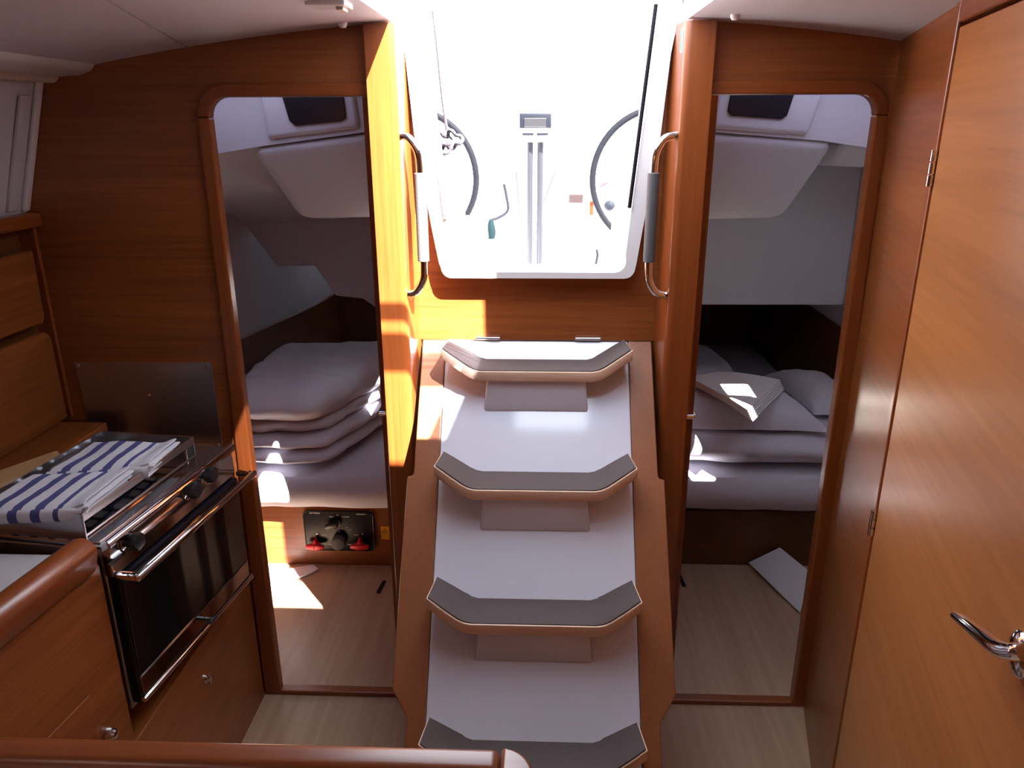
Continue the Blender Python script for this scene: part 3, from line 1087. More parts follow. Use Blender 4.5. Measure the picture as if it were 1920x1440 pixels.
obj('hob_plate', b, 'mirrorsteel', stv)
b = NB()
tube(b, [SP(-.004, -.004, .915), SP(SL+.004, -.004, .915)], .011, 14)
obj('front_bead', b, 'chrome', stv, True)
b = NB()
hexa(b, [SP(0, -.006, .842), SP(SL, -.006, .842), SP(SL, .012, .842), SP(0, .012, .842), SP(0, -.004, .912), SP(SL, -.004, .912), SP(SL, .012, .912), SP(0, .012, .912)], .003)
cp = obj('control_panel', b, 'mirrorsteel', stv)
def knob(u, v, r, name):
    c = spx(u, v, -.006)
    n = -E2
    b = NB()
    lathe(b, [(r*1.25, 0), (r*1.25, .003), (r*.9, .004), (r*.75, .006)], c, n, 24)
    kn = obj(name, b, 'chrome', cp, True)
    b = NB()
    # five-lobed black grip
    up_ = Vector((0, 0, 1))
    rt = n.cross(up_).normalized()
    rings = []
    N = 40
    for h, sc in ((.005, .8), (.009, 1.0), (.022, 1.0), (.027, .88), (.028, .0)):
        ring = []
        for k in range(N):
            a = 2*math.pi*k/N
            rr = r*sc*(.84+.20*abs(math.cos(2.5*a))**1.3)
            ring.append(b.verts.new(c+n*h+(rt*math.cos(a)+up_*math.sin(a))*max(rr, 1e-4)))
        rings.append(ring)
    for i in range(len(rings)-1):
        for k in range(N):
            j = (k+1) % N
            b.faces.new((rings[i][k], rings[i][j], rings[i+1][j], rings[i+1][k]))
    b.faces.new(rings[0][::-1]); b.faces.new(rings[-1])
    obj('grip', b, 'black', kn, True)
knob(240, 1014, .019, 'knob'); knob(352, 918, .019, 'knob'); knob(383, 889, .019, 'knob')
c = spx(202, 1050, -.006)
b = NB(); tube(b, [c-E2*0, c-E2*.014], .004, 10); tube(b, [c-E2*.014-E1*.016, c-E2*.014+E1*.018], .0028, 8)
obj('tap_lever', b, 'black', cp, True)
# oven door
b = NB(); sbox(b, .004, SL-.004, -.012, .012, .535, .836, .004)
od = obj('oven_door', b, 'panelblack', stv)
b = NB(); sbox(b, .010, SL-.010, -.0145, -.011, .60, .825, .002)
obj('oven_glass', b, 'glass', od)
b = NB(); sbox(b, .010, SL-.010, -.0150, -.011, .552, .598, .002)
obj('lower_band', b, 'mirrorsteel', od)
b = NB(); tube(b, [SP(.004, -.016, .546), SP(SL-.004, -.016, .546)], .006, 10)
obj('lower_rail', b, 'chrome', od, True)
b = NB()
sbox(b, .0, SL+.012, -.060, -.046, .836, .852, .005, 3)
sbox(b, .0, .016, -.050, -.008, .838, .850, .003)
sbox(b, SL-.004, SL+.012, -.050, -.008, .838, .850, .003)
obj('handle_bar', b, 'chrome', od, True)
b = NB()
cc = spx(385, 1160, -.016)
tube(b, [cc, cc-E2*.022], .005, 8); tube(b, [cc-E2*.02-E1*.014, cc-E2*.02+E1*.014], .004, 8)
obj('door_catch', b, 'black', od, True)
# hob fiddle: raised steel walls round the burners
T0, T1, TD0, TD1 = .02, .415, .055, .300
b = NB()
zt = .966
sbox(b, T0, T1, TD0, TD0+.003, .948, zt, .001)      # inboard rail strip
sbox(b, T0, T1, TD0, TD0+.003, .916, .920)
for s in (T0, T1-.004):
    sbox(b, s, s+.004, TD0, TD0+.006, .916, zt, .001)
sbox(b, T0, T1, TD1, TD1+.003, .916, zt, .001)
sbox(b, T0, T0+.003, TD0, TD1, .916, zt, .001)
sbox(b, T1-.003, T1, TD0, TD1, .916, zt, .001)
obj('hob_surround', b, 'steel', stv)
b = NB()
for s in (.05, .09, .13, .17, .23, .27, .31, .35, .39):
    tube(b, [SP(s, TD0+.02, .945), SP(s, TD1-.02, .945)], .0035, 8)
for d in (TD0+.02, (TD0+TD1)/2, TD1-.02):
    tube(b, [SP(T0+.01, d, .940), SP(T1-.01, d, .940)], .0035, 8)
for s in (T0+.01, T1-.01):
    for d in (TD0+.02, TD1-.02):
        tube(b, [SP(s, d, .917), SP(s, d, .943)], .0035, 8)
obj('pan_grate', b, 'chrome', stv, True)
for s, d in ((.12, .18), (.31, .18)):
    b = NB(); lathe(b, [(.045, .0), (.045, .008), (.032, .012), (.030, .018), (0, .019)], SP(s, d, .917), (0, 0, 1), 28)
    obj('burner', b, 'black', stv, True)

# --- two striped tea towels folded on the grate
def towel(name, label, corners, z0, layers, seed, group):
    """corners = near-left, near-right, far-right, far-left of the folded cloth on the grate"""
    q = [Vector(c) for c in corners]
    cen = sum(q, Vector())/4
    b = NB()
    uvl = b.loops.layers.uv.new('UVMap')
    n, mth = 30, 14
    ln = (q[1]-q[0]).length
    th = .0058
    for L in range(layers):
        sh = random.uniform(-.004, .004)
        ext = 1.0+random.uniform(-.02, .035)
        for side in (0, 1):
            g = []
            for j in range(mth+1):
                row = []
                for i in range(n+1):
                    s, t = i/n*ext, j/mth
                    p = (q[0]*(1-s)+q[1]*s)*(1-t)+(q[3]*(1-s)+q[2]*s)*t
                    # near edge and right end roll over softly
                    droop = -.004*max(0, (s-.9)/.1)**2-.006*max(0, (.10-t)/.10)**2*(L/max(1, layers-1))
                    lift = .004*L*0+th*L+(th*.62 if side else 0)
                    wav = .004*noise.noise(Vector((p.x*14, p.y*14, seed)))+.0015*noise.noise(Vector((p.x*40, p.y*40, seed+L)))
                    fan = .0035*L*max(0, (s-.78)/.22)**1.5
                    row.append(b.verts.new((p.x+sh, p.y+sh*.6, z0+lift+droop+wav+fan)))
                g.append(row)
            for j in range(mth):
                for i in range(n):
                    f = b.faces.new((g[j][i], g[j][i+1], g[j+1][i+1], g[j+1][i]))
                    for lp, (a, c) in zip(f.loops, ((i, j), (i+1, j), (i+1, j+1), (i, j+1))):
                        lp[uvl].uv = (a/n*ln*(1 if True else 1)+.02, c/mth)
            if side == 0:
                g0 = g
            else:
                rim = [(g0[0][i], g0[0][i+1], g[0][i+1], g[0][i], i, 0) for i in range(n)]+[(g0[mth][i], g0[mth][i+1], g[mth][i+1], g[mth][i], i, mth) for i in range(n)]
                for a in rim:
                    f = b.faces.new(a[:4])
                    for lp, k in zip(f.loops, (0, 1, 1, 0)):
                        lp[uvl].uv = ((a[4]+k)/n*ln+.02, 0)
                for j in range(mth):
                    for i in (0, n):
                        f = b.faces.new((g0[j][i], g0[j+1][i], g[j+1][i], g[j][i]))
                        for lp in f.loops:
                            lp[uvl].uv = (i/n*ln+.02, 0)
    # rounded fold along the near edge joining the bottom and top layers
    hh = th*(layers-1)+th*.62
    g = []
    for i in range(n+1):
        s = i/n
        p = q[0]*(1-s)+q[1]*s
        outd = ((q[0]-q[3])*(1-s)+(q[1]-q[2])*s).normalized()
        w_ = .004*noise.noise(Vector((p.x*14, p.y*14, seed)))
        row = []
        for k in range(9):
            a = math.pi*k/8-math.pi/2
            row.append(b.verts.new(Vector((p.x, p.y, 0))+outd*math.cos(a)*.009+Vector((0, 0, z0+w_+hh/2+math.sin(a)*(hh/2+.0005)-.003))))
        g.append(row)
    for i in range(n):
        for k in range(8):
            f = b.faces.new((g[i][k], g[i+1][k], g[i+1][k+1], g[i][k+1]))
            for lp, a in zip(f.loops, (i, i+1, i+1, i)):
                lp[uvl].uv = (a/n*ln+.02, 0)
    return tag(obj(name, b, 'stripe', None, True), label, 'towel', group)
def zt_(u, v, z):
    return P(u, v, Z=z)
towel('tea_towel', 'blue and white striped tea towel folded at the back of the stove', [zt_(92, 902, .955), zt_(282, 890, .955), zt_(333, 846, .955), zt_(178, 846, .955)], .951, 5, 1, 'tea towels on the stove')
towel('tea_towel', 'blue and white striped tea towel folded towards the pale worktop', [zt_(-45, 978, .955), zt_(160, 968, .955), zt_(246, 900, .955), zt_(62, 908, .955)], .951, 5, 2, 'tea towels on the stove')

# side counter outboard of the stove with the cutting board
b = NB(); box(b, -1.309, -1.165, 1.254, D-.05, .80, .925, .003)
tag(obj('side_counter', b, 'teakY'), 'narrow teak counter between stove and lockers', 'counter')
b = NB()
p = [P(-60, 930, Z=.945), P(0, 908, Z=.945), P(100, 862, Z=.945), P(113, 848, Z=.945), P(106, 841, Z=.945), P(0, 878, Z=.945), P(-60, 899, Z=.945)]
prism(b, [(q.x, q.y) for q in p], 'Z', .927, .942, .004)
tag(obj('cutting_board', b, 'board'), 'pale wooden cutting board behind the stove', 'board')

# stainless splash plate on the bulkhead
b = NB()
hexa(b, [(-1.240, D-.004, .80), (-.878, D-.004, .80), (-.878, D, .80), (-1.240, D, .80), (-1.253, D-.004, 1.078), (-.878, D-.004, 1.080), (-.878, D, 1.080), (-1.253, D, 1.078)], .001)
sp_ = tag(obj('splash_plate', b, 'steel'), 'stainless steel splash plate screwed to the bulkhead above the stove', 'plate')
for (x, z) in ((-1.243, 1.069), (-.888, 1.070), (-.888, .842), (-1.06, .985), (-1.23, .85)):
    b = NB(); lathe(b, [(.0055, 0), (.0055, .001), (.003, .0025), (0, .0028)], (x, D-.004, z), (0, -1, 0), 14)
    obj('screw', b, 'chrome', sp_, True)

# lockers along the hull
lo = thing('hull_locker', 'teak lockers with curved flap doors along the hull', 'locker', (-1.3, 1.5, .93))
b = NB(); box(b, -1.33, -1.262, -.2, D-.002, 1.44, 1.475, .008, 3)
obj('top_shelf', b, 'solidY', lo)
b = NB(); box(b, -1.33, -1.325, -.2, D-.002, .925, 1.44)
obj('back', b, 'darkwood', lo)
b = NB(); box(b, -1.33, -1.283, D-.014, D-.002, .925, 1.44, .002)
obj('end_post', b, 'solidZ', lo)
b = NB()
prism(b, [(.9, 1.20), (1.85, 1.20)]+arc(1.85, 1.222, .03, 270, 350, 4)[1:]+[(1.885, 1.385), (.9, 1.385)], 'X', -1.300, -1.280, .006)
obj('flap_door', b, 'teakY', lo, True)
b = NB()
prism(b, [(.9, .93), (1.888, .93), (1.888, 1.145)]+arc(1.855, 1.145, .033, 0, 90, 4)[1:]+[(.9, 1.178)], 'X', -1.300, -1.280, .006)
obj('flap_door', b, 'teakY', lo, True)

# near counter end with red fiddle
ic = thing('island_counter', 'counter end with rounded red wood fiddle rail across the bottom', 'counter', (-.6, .55, 0))
b = NB(); box(b, -1.3, -.045, .40, .735, 0, .89, .01)
obj('body', b, 'teakX', ic)
b = NB(); box(b, -1.3, -.05, .40, .715, .89, .916, .002)
obj('worktop', b, 'worktop', ic)
b = NB(); box(b, -1.3, -.0435, .711, .752, .885, .948, .012, 4)
obj('fiddle', b, 'solidX', ic, True)
b = NB()
prism(b, [(-.042, .752)]+arc(-.046, .708, .044, 88, 0, 8)[1:]+[(-.002, .40), (-.043, .40), (-.043, .711)], 'Z', .885, .948, .010, 3)
obj('fiddle_corner', b, 'solidX', ic, True)

# ================================================================== LEFT CABIN BED
bl = thing('cabin_berth', 'teak berth front with black battery panel', 'bed', (-.86, 3.5, 0))
b = NB(); box(b, -1.254, -.452, 2.65, 2.67, 0, .262, .003)
obj('front_board', b, 'teakX', bl)
b = NB(); box(b, -1.254, -.452, 2.67, 4.59, .245, .262)
obj('berth_base', b, 'darkwood', bl)
b = NB()
pad(b, [(-1.245, 2.600), (-.46, 2.600), (-.46, 4.52), (-1.245, 4.52)], .268, .432, 14, .005, 3, 7, 44, 8, rr=.22)
tag(obj('mattress', b, 'sheet', None, True), 'white sheeted mattress below the folded duvet', 'mattress')

du = thing('folded_duvet', 'thick white duvet folded in layers on the galley-side berth', 'duvet', (-.95, 2.95, .44))
DZ = .006
lay = [([(-1.16, 2.61), (-.80, 2.60), (-.60, 3.22), (-1.20, 3.28)], .448, .512, 11),
       ([(-1.16, 2.62), (-.80, 2.61), (-.60, 3.24), (-1.20, 3.30)], .500, .570, 12),
       ([(-1.175, 2.64), (-.83, 2.64), (-.60, 3.22), (-1.20, 3.30)], .560, .632, 13),
       ([(-1.19, 2.60), (-.815, 2.60), (-.575, 3.26), (-1.21, 3.36)], .618, .752, 14)]
for q, z0, z1, sd_ in lay:
    b = NB()
    pad(b, q, z0, z1, 4.6, .012, sd_, 7.5, 44, 12, (lambda x, y: .012*(y+.3)*(1-x*x*.5)) if sd_ == 14 else None)
    obj('fold', b, 'sheet', du, True)

# battery switch panel
bp_ = thing('battery_panel', 'black battery switch panel with two red turn knobs on the berth front', 'switch panel', (-.787, 2.645, .16))
b = NB()
rx0, rx1, rz0, rz1, rr = -.924, -.648, .074, .246, .022
prism(b, arc(rx1-rr, rz1-rr, rr, 0, 90)+arc(rx0+rr, rz1-rr, rr, 90, 180)+arc(rx0+rr, rz0+rr, rr, 180, 270)+arc(rx1-rr, rz0+rr, rr, 270, 360), 'Y', 2.640, 2.650)
obj('panel_plate', b, 'panelblack', bp_)
fr_ = []
b = NB()
ring = arc(rx1-rr, rz1-rr, rr, 0, 90)+arc(rx0+rr, rz1-rr, rr, 90, 180)+arc(rx0+rr, rz0+rr, rr, 180, 270)+arc(rx1-rr, rz0+rr, rr, 270, 360)
ring = [(x, 2.640, z) for x, z in ring]
tube(b, ring+[ring[0], ring[1]], .0025, 6)
obj('panel_rim', b, 'black', bp_, True)
def bigknob(x, z, m):
    b = NB(); lathe(b, [(.012, 0), (.012, .012), (0, .012)], (x, 2.640, z), (0, -1, 0), 16)
    k = obj('switch_knob', b, m, bp_, True)
    b = NB()
    for s in (-1, 1):
        hexa(b, [(x, 2.600, z-.012), (x+s*.036, 2.606, z-.008), (x+s*.036, 2.618, z-.008), (x, 2.628, z-.012), (x, 2.600, z+.012), (x+s*.036, 2.606, z+.006), (x+s*.036, 2.618, z+.006), (x, 2.628, z+.014)], .003)
    hexa(b, [(x-.012, 2.606, z+.0), (x+.012, 2.606, z+.0), (x+.012, 2.636, z+.0), (x-.012, 2.636, z+.0), (x-.004, 2.610, z+.030), (x+.004, 2.610, z+.030), (x+.004, 2.636, z+.03), (x-.004, 2.636, z+.03)], .003)
    obj('turn_grip', b, m, k, True)
bigknob(-.880, .104, 'red'); bigknob(-.703, .108, 'red')
b = NB(); lathe(b, [(.026, 0), (.028, .02), (.026, .034), (.02, .037), (0, .038)], (-.788, 2.640, .120), (0, -1, 0), 28)
obj('round_knob', b, 'grey', bp_, True)
b = NB(); lathe(b, [(.016, 0), (.016, .012), (0, .013)], (-.79, 2.640, .20), (0, -1, 0), 20); hexa(b, [(-.835, 2.615, .180), (-.785, 2.615, .186), (-.785, 2.628, .186), (-.835, 2.628, .180), (-.835, 2.615, .196), (-.785, 2.615, .210), (-.785, 2.628, .210), (-.835, 2.628, .196)], .003)
obj('black_switch', b, 'black', bp_, True)
for x, z in ((-.787, .232), (-.785, .160), (-.783, .092), (-.873, .146), (-.693, .148)):
    b = NB(); lathe(b, [(.005, 0), (.004, .002), (0, .0022)], (x, 2.6400, z), (0, -1, 0), 12)
    obj('screw', b, 'chrome', bp_, True)
RX, UZ = (1, 0, 0), (0, 0, 1)
text('BATTERIES', .0085, (-.877, 2.6392, .2385), RX, UZ, 'white', bp_)
b = NB(); box(b, -0.7130, -0.6750, 2.6390, 2.6402, 0.2346, 0.2384)
obj('faint_print', b, 'greyseal', bp_)
text('Négatif', .0065, (-.812, 2.6392, .224), RX, UZ, 'white', bp_)
b = NB(); box(b, -0.7724, -0.7416, 2.6390, 2.6402, 0.2225, 0.2255)
obj('faint_print', b, 'greyseal', bp_)
text('ON', .0062, (-.803, 2.6392, .168), RX, UZ, 'white', bp_)
text('OFF', .0062, (-.741, 2.6392, .167), RX, UZ, 'white', bp_)
b = NB(); box(b, -0.8595, -0.8365, 2.6390, 2.6402, 0.1400, 0.1430)
obj('faint_print', b, 'greyseal', bp_)
b = NB(); box(b, -0.7287, -0.7113, 2.6390, 2.6402, 0.1428, 0.1462)
obj('faint_print', b, 'greyseal', bp_)
b = NB(); box(b, -0.8387, -0.8113, 2.6390, 2.6402, 0.0992, 0.1028)
obj('faint_print', b, 'greyseal', bp_)
b = NB(); box(b, -0.7574, -0.7266, 2.6390, 2.6402, 0.0995, 0.1025)
obj('faint_print', b, 'greyseal', bp_)
for cx_, cz_, wx, wz in ((-.823, .169, .012, .004), (-.754, .168, .003, .010)):
    b = NB()
    for s in (-1, 1):
        box(b, cx_-wx, cx_+wx, 2.6390, 2.6396, cz_+s*wz-.0004, cz_+s*wz+.0004)
        box(b, cx_+s*wx-.0004, cx_+s*wx+.0004, 2.6390, 2.6396, cz_-wz, cz_+wz)
    obj('position_mark', b, 'white', bp_)
b = NB(); box(b, -.622, -.566, 2.6485, 2.650, .121, .178)
ys = tag(obj('warning_label', b, 'yellow'), 'yellow warning label beside the battery panel', 'label')
b = NB()
for k in range(3):
    a0, a1 = math.radians(90+120*k), math.radians(210+120*k)
    tube(b, [(-.606+.011*math.cos(a0), 2.6484, .158+.011*math.sin(a0)), (-.606+.011*math.cos(a1), 2.6484, .158+.011*math.sin(a1))], .0009, 6)
box(b, -.6067, -.6053, 2.648, 2.6485, .154, .162)
for z in (.168, .160, .142, .136, .130):
    box(b, -.590, -.572, 2.648, 2.6485, z-.0006, z+.0006)
obj('label_print', b, 'black', ys)
# corner of a white sheet lying at the foot of the berth
b = NB()
prism(b, [(-1.18, 2.54), (-.90, 2.635), (-.872, 2.605), (-.885, 2.585), (-.98, 2.50), (-1.18, 2.42)], 'Z', .002, .010, .002)
tag(obj('paper_sheet', b, 'paper'), 'white paper sheet on the floor below the battery panel', 'paper')

# ================================================================== RIGHT CABIN BED
br = thing('cabin_berth', 'dark berth front below the pillows and folded towel', 'bed', (.87, 3.5, 0))
b = NB(); box(b, .437, 1.303, 2.70, 2.72, 0, .243, .003)
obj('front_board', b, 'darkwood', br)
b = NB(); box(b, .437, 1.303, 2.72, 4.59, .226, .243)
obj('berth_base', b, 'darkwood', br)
b = NB()
pad(b, [(.445, 2.66), (1.29, 2.66), (1.29, 4.52), (.445, 4.52)], 0.252, .427, 14, .005, 5, 7, 44, 8, rr=.22)
tag(obj('mattress', b, 'sheet', None, True), 'white sheeted mattress under the pillows', 'mattress')
b = NB()
pad(b, [(.45, 2.675), (1.27, 2.675), (1.25, 3.25), (.45, 3.25)], .440, .566, 9, .008, 6, 7, 40, 10)
tag(obj('folded_blanket', b, 'sheet', None, True), 'white folded bedding laid under the pillows', 'bedding')
b = NB()
pillow(b, [(.44, 2.70), (1.10, 2.69), (1.00, 3.12), (.44, 3.14)], .572, .125, 7)
tag(obj('pillow', b, 'sheet', None, True), 'plump white pillow under the folded towel', 'pillow', 'pillows')
b = NB()
pillow(b, [(1.09, 2.86), (1.285, 2.80), (1.285, 3.32), (1.03, 3.36)], .578, .080, 8)
tag(obj('pillow', b, 'sheet', None, True), 'white pillow tucked behind the front pillow', 'pillow', 'pillows')
b = NB()
pad(b, [(.46, 3.42), (.95, 3.42), (.9, 3.9), (.46, 3.9)], .445, .60, 4.0, .012, 9, 6, 26, 8)
tag(obj('folded_duvet', b, 'sheet', None, True), 'white duvet in the dark behind the pillows', 'duvet')
# folded white towel: five thin leaves fanned at the near edges
ft = thing('folded_towel', 'white towel folded flat on the front pillow', 'towel', (.76, 2.9, .70))
q0 = [P(1286, 716, Z=.715), P(1402, 780, Z=.715), P(1462, 722, Z=.715), P(1345, 706, Z=.715)]
for k in range(5):
    b = NB()
    off = (4-k)*.006
    a = [(p.x+off*.5, p.y-off) for p in q0]
    n = 14
    g = {}
    for lev in (0, 1):
        for i in range(n+1):
            for j in range(n+1):
                s, t = i/n, j/n
                x = (a[0][0]*(1-s)+a[1][0]*s)*(1-t)+(a[3][0]*(1-s)+a[2][0]*s)*t
                y = (a[0][1]*(1-s)+a[1][1]*s)*(1-t)+(a[3][1]*(1-s)+a[2][1]*s)*t
                fan = -.012*(4-k)/4*max(0, s-.5)*1.2
                z = .718+k*.0052+lev*.0046+fan+.003*noise.noise(Vector((x*9, y*9, 2)))-.03*((s-.5)**2)
                g[lev, i, j] = b.verts.new((x, y, z))
    for i in range(n):
        for j in range(n):
            for lev in (0, 1):
                b.faces.new((g[lev, i, j], g[lev, i+1, j], g[lev, i+1, j+1], g[lev, i, j+1]))
        for j in (0, n):
            b.faces.new((g[0, i, j], g[0, i+1, j], g[1, i+1, j], g[1, i, j]))
            b.faces.new((g[0, j, i], g[0, j, i+1], g[1, j, i+1], g[1, j, i]))
    obj('towel_fold', b, 'towelw', ft, True)
# white sheet leaning by the berth
b = NB()
A = [P(1404, 1056, Z=.02), P(1500, 1150, Z=.006), P(1520, 1075, Z=.10), P(1462, 1028, Z=.10)]
n = 12
g = {}
for lev in (0, 1):
    for i in range(n+1):
        for j in range(n+1):
            s, t = i/n, j/n
            pnt = (A[0]*(1-s)+A[1]*s)*(1-t)+(A[3]*(1-s)+A[2]*s)*t
            cx = .012*math.sin(s*9)*(1-t)*t*2
            g[lev, i, j] = b.verts.new(pnt+Vector((0, 0, cx+lev*.004)))
for i in range(n):
    for j in range(n):
        for lev in (0, 1):
            b.faces.new((g[lev, i, j], g[lev, i+1, j], g[lev, i+1, j+1], g[lev, i, j+1]))
    for j in (0, n):
        b.faces.new((g[0, i, j], g[0, i+1, j], g[1, i+1, j], g[1, i, j]))
        b.faces.new((g[0, j, i], g[0, j, i+1], g[1, j, i+1], g[1, j, i]))
tag(obj('paper_sheet', b, 'paper', None, True), 'white paper sheet lying on the floor by the heads-side berth', 'paper')

# ================================================================== COCKPIT OUTSIDE
ck = struct_root('floor_cockpit', 'white cockpit moulding beyond the companionway', (0, 4, .9))
b = NB(); box(b, -.435, .42, 2.09, 7.2, .90, .95)
obj('cockpit_sole', b, 'grp', ck)
for s in (-1, 1):
    b = NB(); box(b, min(s*.40, s*1.9), max(s*.40, s*1.9), 4.65, 7.2, .952, .98, .01)
    obj('cockpit_side', b, 'grp', ck)
    b = NB(); box(b, min(s*1.35, s*1.9), max(s*1.35, s*1.9), 2.1, 7.2, .98, 1.55, .05, 3)
    obj('coaming', b, 'grp', ck, True)
b = NB(); box(b, -.335, .318, 2.03, 2.09, 0, 1.31)
obj('bridge_face', b, 'grp', ck)

def steering_wheel(label, cx):
    r = thing('steering_wheel', label, 'wheel', (cx, 5.0, .98), 'steering wheels')
    c = Vector((cx, 5.0, 1.357))
    R_ = .42
    b = NB(); tube(b, [c+Vector((R_*math.cos(2*math.pi*k/64), 0, R_*math.sin(2*math.pi*k/64))) for k in range(66)], .020, 10, False)
    obj('rim', b, 'wheel', r, True)
    b = NB()
    for k in range(6):
        a = 2*math.pi*k/6+.2
        tube(b, [c, c+Vector((R_*math.cos(a), 0, R_*math.sin(a)))], .009, 8)
    obj('spokes', b, 'steel', r, True)
    b = NB(); lathe(b, [(.05, 0), (.05, .04), (.03, .06), (0, .06)], c-Vector((0, .03, 0)), (0, 1, 0), 20)
    obj('hub', b, 'steel', r, True)
    b = NB(); box(b, cx-.09, cx+.09, 5.03, 5.30, .975, 1.42, .04, 3)
    obj('pedestal', b, 'grp', r, True)


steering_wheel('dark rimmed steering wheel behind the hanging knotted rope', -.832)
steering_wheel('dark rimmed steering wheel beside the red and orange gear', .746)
pd = thing('plotter_pedestal', 'steel tube pedestal carrying a dark chart plotter in the cockpit', 'pedestal', (-.03, 3.95, .95))
for dx in (-.026, .026):
    b = NB(); tube(b, [(-.03+dx, 3.95, .95), (-.03+dx, 3.95, 1.60)], .016, 14)
    obj('post', b, 'satin', pd, True)
b = NB(); box(b, -.106, .046, 3.90, 4.0, 1.60, 1.665, .012, 3)
obj('pod', b, 'grp', pd, True)
for x0, x1 in ((-.093, -.038), (-.022, .033)):
    b = NB(); box(b, x0, x1, 3.894, 3.902, 1.632, 1.644, .002)
    obj('slot', b, 'plotter', pd)
b = NB(); box(b, -.108, .048, 3.93, 3.99, 1.664, 1.735, .008, 3)
pt_ = obj('chart_plotter', b, 'plotter', pd, True)
b = NB(); box(b, -.085, .022, 3.924, 3.932, 1.668, 1.712, .003)
obj('back_cover', b, 'black', pt_)

# rope with knots hanging in the opening
def rope(label, pts, r=.006, knots=()):
    o = thing('rope', label, 'rope', tuple(pts[-1]))
    b = NB(); tube(b, smoothpath(pts, 6), r, 8)
    obj('rope_line', b, 'rope', o, True)
    for k in knots:
        b = NB()
        c = Vector(k)
        pth = [c+Vector((0.019*math.cos(t)*(1+.35*math.cos(3*t)), .010*math.sin(3*t), .021*math.sin(t)*(1+.35*math.cos(3*t)))) for t in [2*math.pi*i/40 for i in range(42)]]
        tube(b, pth, .0055, 8, False)
        obj('knot', b, 'rope', o, True)
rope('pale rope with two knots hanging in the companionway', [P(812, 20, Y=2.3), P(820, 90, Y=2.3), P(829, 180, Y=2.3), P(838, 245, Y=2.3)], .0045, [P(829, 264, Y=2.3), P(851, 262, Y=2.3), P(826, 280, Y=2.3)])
b = NB()
tube(b, smoothpath([P(945, 345, Y=5.2), P(950, 370, Y=5.2), P(952, 395, Y=5.2), P(935, 408, Y=5.2), P(922, 412, Y=5.2)], 6), .010, 8)
tag(obj('rope', b, 'rubber', None, True), 'dark line looped over the cockpit side', 'rope')
b = NB()
c = P(921, 432, Y=5.2)
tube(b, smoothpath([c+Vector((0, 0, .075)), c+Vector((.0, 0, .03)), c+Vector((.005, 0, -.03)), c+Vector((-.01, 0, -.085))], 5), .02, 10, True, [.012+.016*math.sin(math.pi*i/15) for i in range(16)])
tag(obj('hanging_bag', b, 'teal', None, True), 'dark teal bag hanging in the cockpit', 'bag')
b = NB(); c = P(1080, 372, Y=5.6); box(b, c.x-.05, c.x+.05, 5.58, 5.62, c.z-.03, c.z+.03, .006)
tag(obj('instrument_box', b, 'brown', None), 'small brown box on the cockpit side', 'box')
b = NB(); c = P(1143, 386, Y=5.5); lathe(b, [(0, -.04), (.03, -.03), (.04, 0), (.03, .03), (0, .04)], c, (0, -1, .2), 20)
tag(obj('winch_bag', b, 'plotter', None, True), 'dark round pouch below the red line', 'bag')
b = NB(); tube(b, smoothpath([P(1125, 350, Y=5.5), P(1138, 343, Y=5.5), P(1150, 345, Y=5.5), P(1157, 350, Y=5.5)], 5), .009, 8)
tag(obj('rope', b, 'red', None, True), 'red line beside the steering wheel', 'rope')
b = NB(); c = P(1109, 390, Y=5.6); box(b, c.x-.014, c.x+.014, 5.58, 5.62, c.z-.05, c.z+.05, .008)
tag(obj('rescue_light', b, 'orange', None), 'orange rescue light on the cockpit side', 'light')

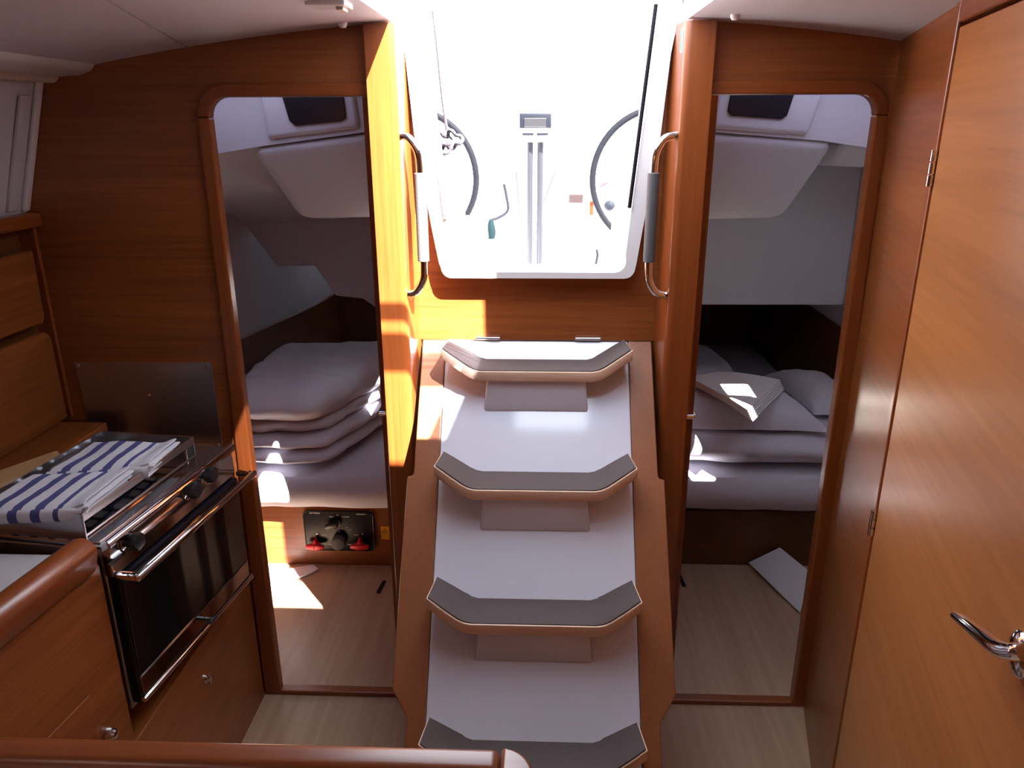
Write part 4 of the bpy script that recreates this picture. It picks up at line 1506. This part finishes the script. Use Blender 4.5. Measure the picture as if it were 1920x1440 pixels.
# ------------------------------------------------------------------ deckhead fittings
for u, v, lb in ((643, 45, 'small white deckhead button near the galley-side doorway'), (1378, 33, 'small white deckhead button near the heads-side doorway')):
    p = P(u, v, Z=1.895)
    b = NB(); lathe(b, [(.010, 0), (.010, .006), (.006, .012), (0, .013)], (p.x, min(p.y, 1.89), zc(p.x)+.001), (0, 0, -1), 18)
    tag(obj('deckhead_button', b, 'grp', None, True), lb, 'button')
p = P(628, 2, Z=1.905)
b = NB(); box(b, p.x-.045, p.x+.03, p.y-.05, p.y+.02, zc(p.x)-.010, zc(p.x)+.004, .003)
lt = tag(obj('deckhead_light', b, 'grp', None), 'white deckhead lamp with a small switch', 'lamp')
b = NB(); box(b, p.x+.008, p.x+.022, p.y-.03, p.y+.01, zc(p.x)-.016, zc(p.x)-.009, .002)
obj('lamp_switch', b, 'cream', lt)
b = NB()
p = P(25, 112, X=-1.16)
tube(b, [(-1.165, p.y, 1.80), (-1.150, p.y, 1.81), (-1.148, p.y, 1.835)], .009, 10)
lathe(b, [(.012, 0), (.012, .01), (0, .011)], (-1.148, p.y, 1.825), (0, 0, 1), 14)
tag(obj('hook', b, 'grp', None, True), 'small white clip on the cream cove roll', 'clip')
# thin struts and a step edge seen far aft in the cockpit
tr = thing('transom_rail', 'thin steel transom rail struts behind the plotter pedestal', 'rail', (-.05, 6.4, .98))
for (u0, v0, u1, v1) in ((968, 322, 974, 408), (1041, 322, 1020, 380)):
    b = NB(); tube(b, [P(u0, v0, Y=6.4), P(u1, v1, Y=6.4)], .010, 8)
    obj('strut', b, 'satin', tr, True)
b = NB(); tube(b, [P(966, 400, Y=6.4), P(1045, 400, Y=6.4)], .008, 8)
obj('cross_bar', b, 'satin', tr, True)
b = NB(); p0, p1 = P(885, 496, Z=.951), P(992, 494, Z=.951)
box(b, p0.x, p1.x, p0.y-.02, p0.y+.02, .950, .956, .002)
tag(obj('hatch_seal_strip', b, 'satin', None), 'thin grey strip across the cockpit sole', 'strip')
b = NB(); c = P(1118, 485, Y=4.2)
tube(b, smoothpath([c+Vector((0, 0, .05)), c+Vector((.006, 0, .02)), c+Vector((0, 0, -.02)), c+Vector((-.004, 0, -.05))], 5), .007, 8)
tag(obj('rope', b, 'rubber', None, True), 'short dark line end low in the cockpit', 'rope')
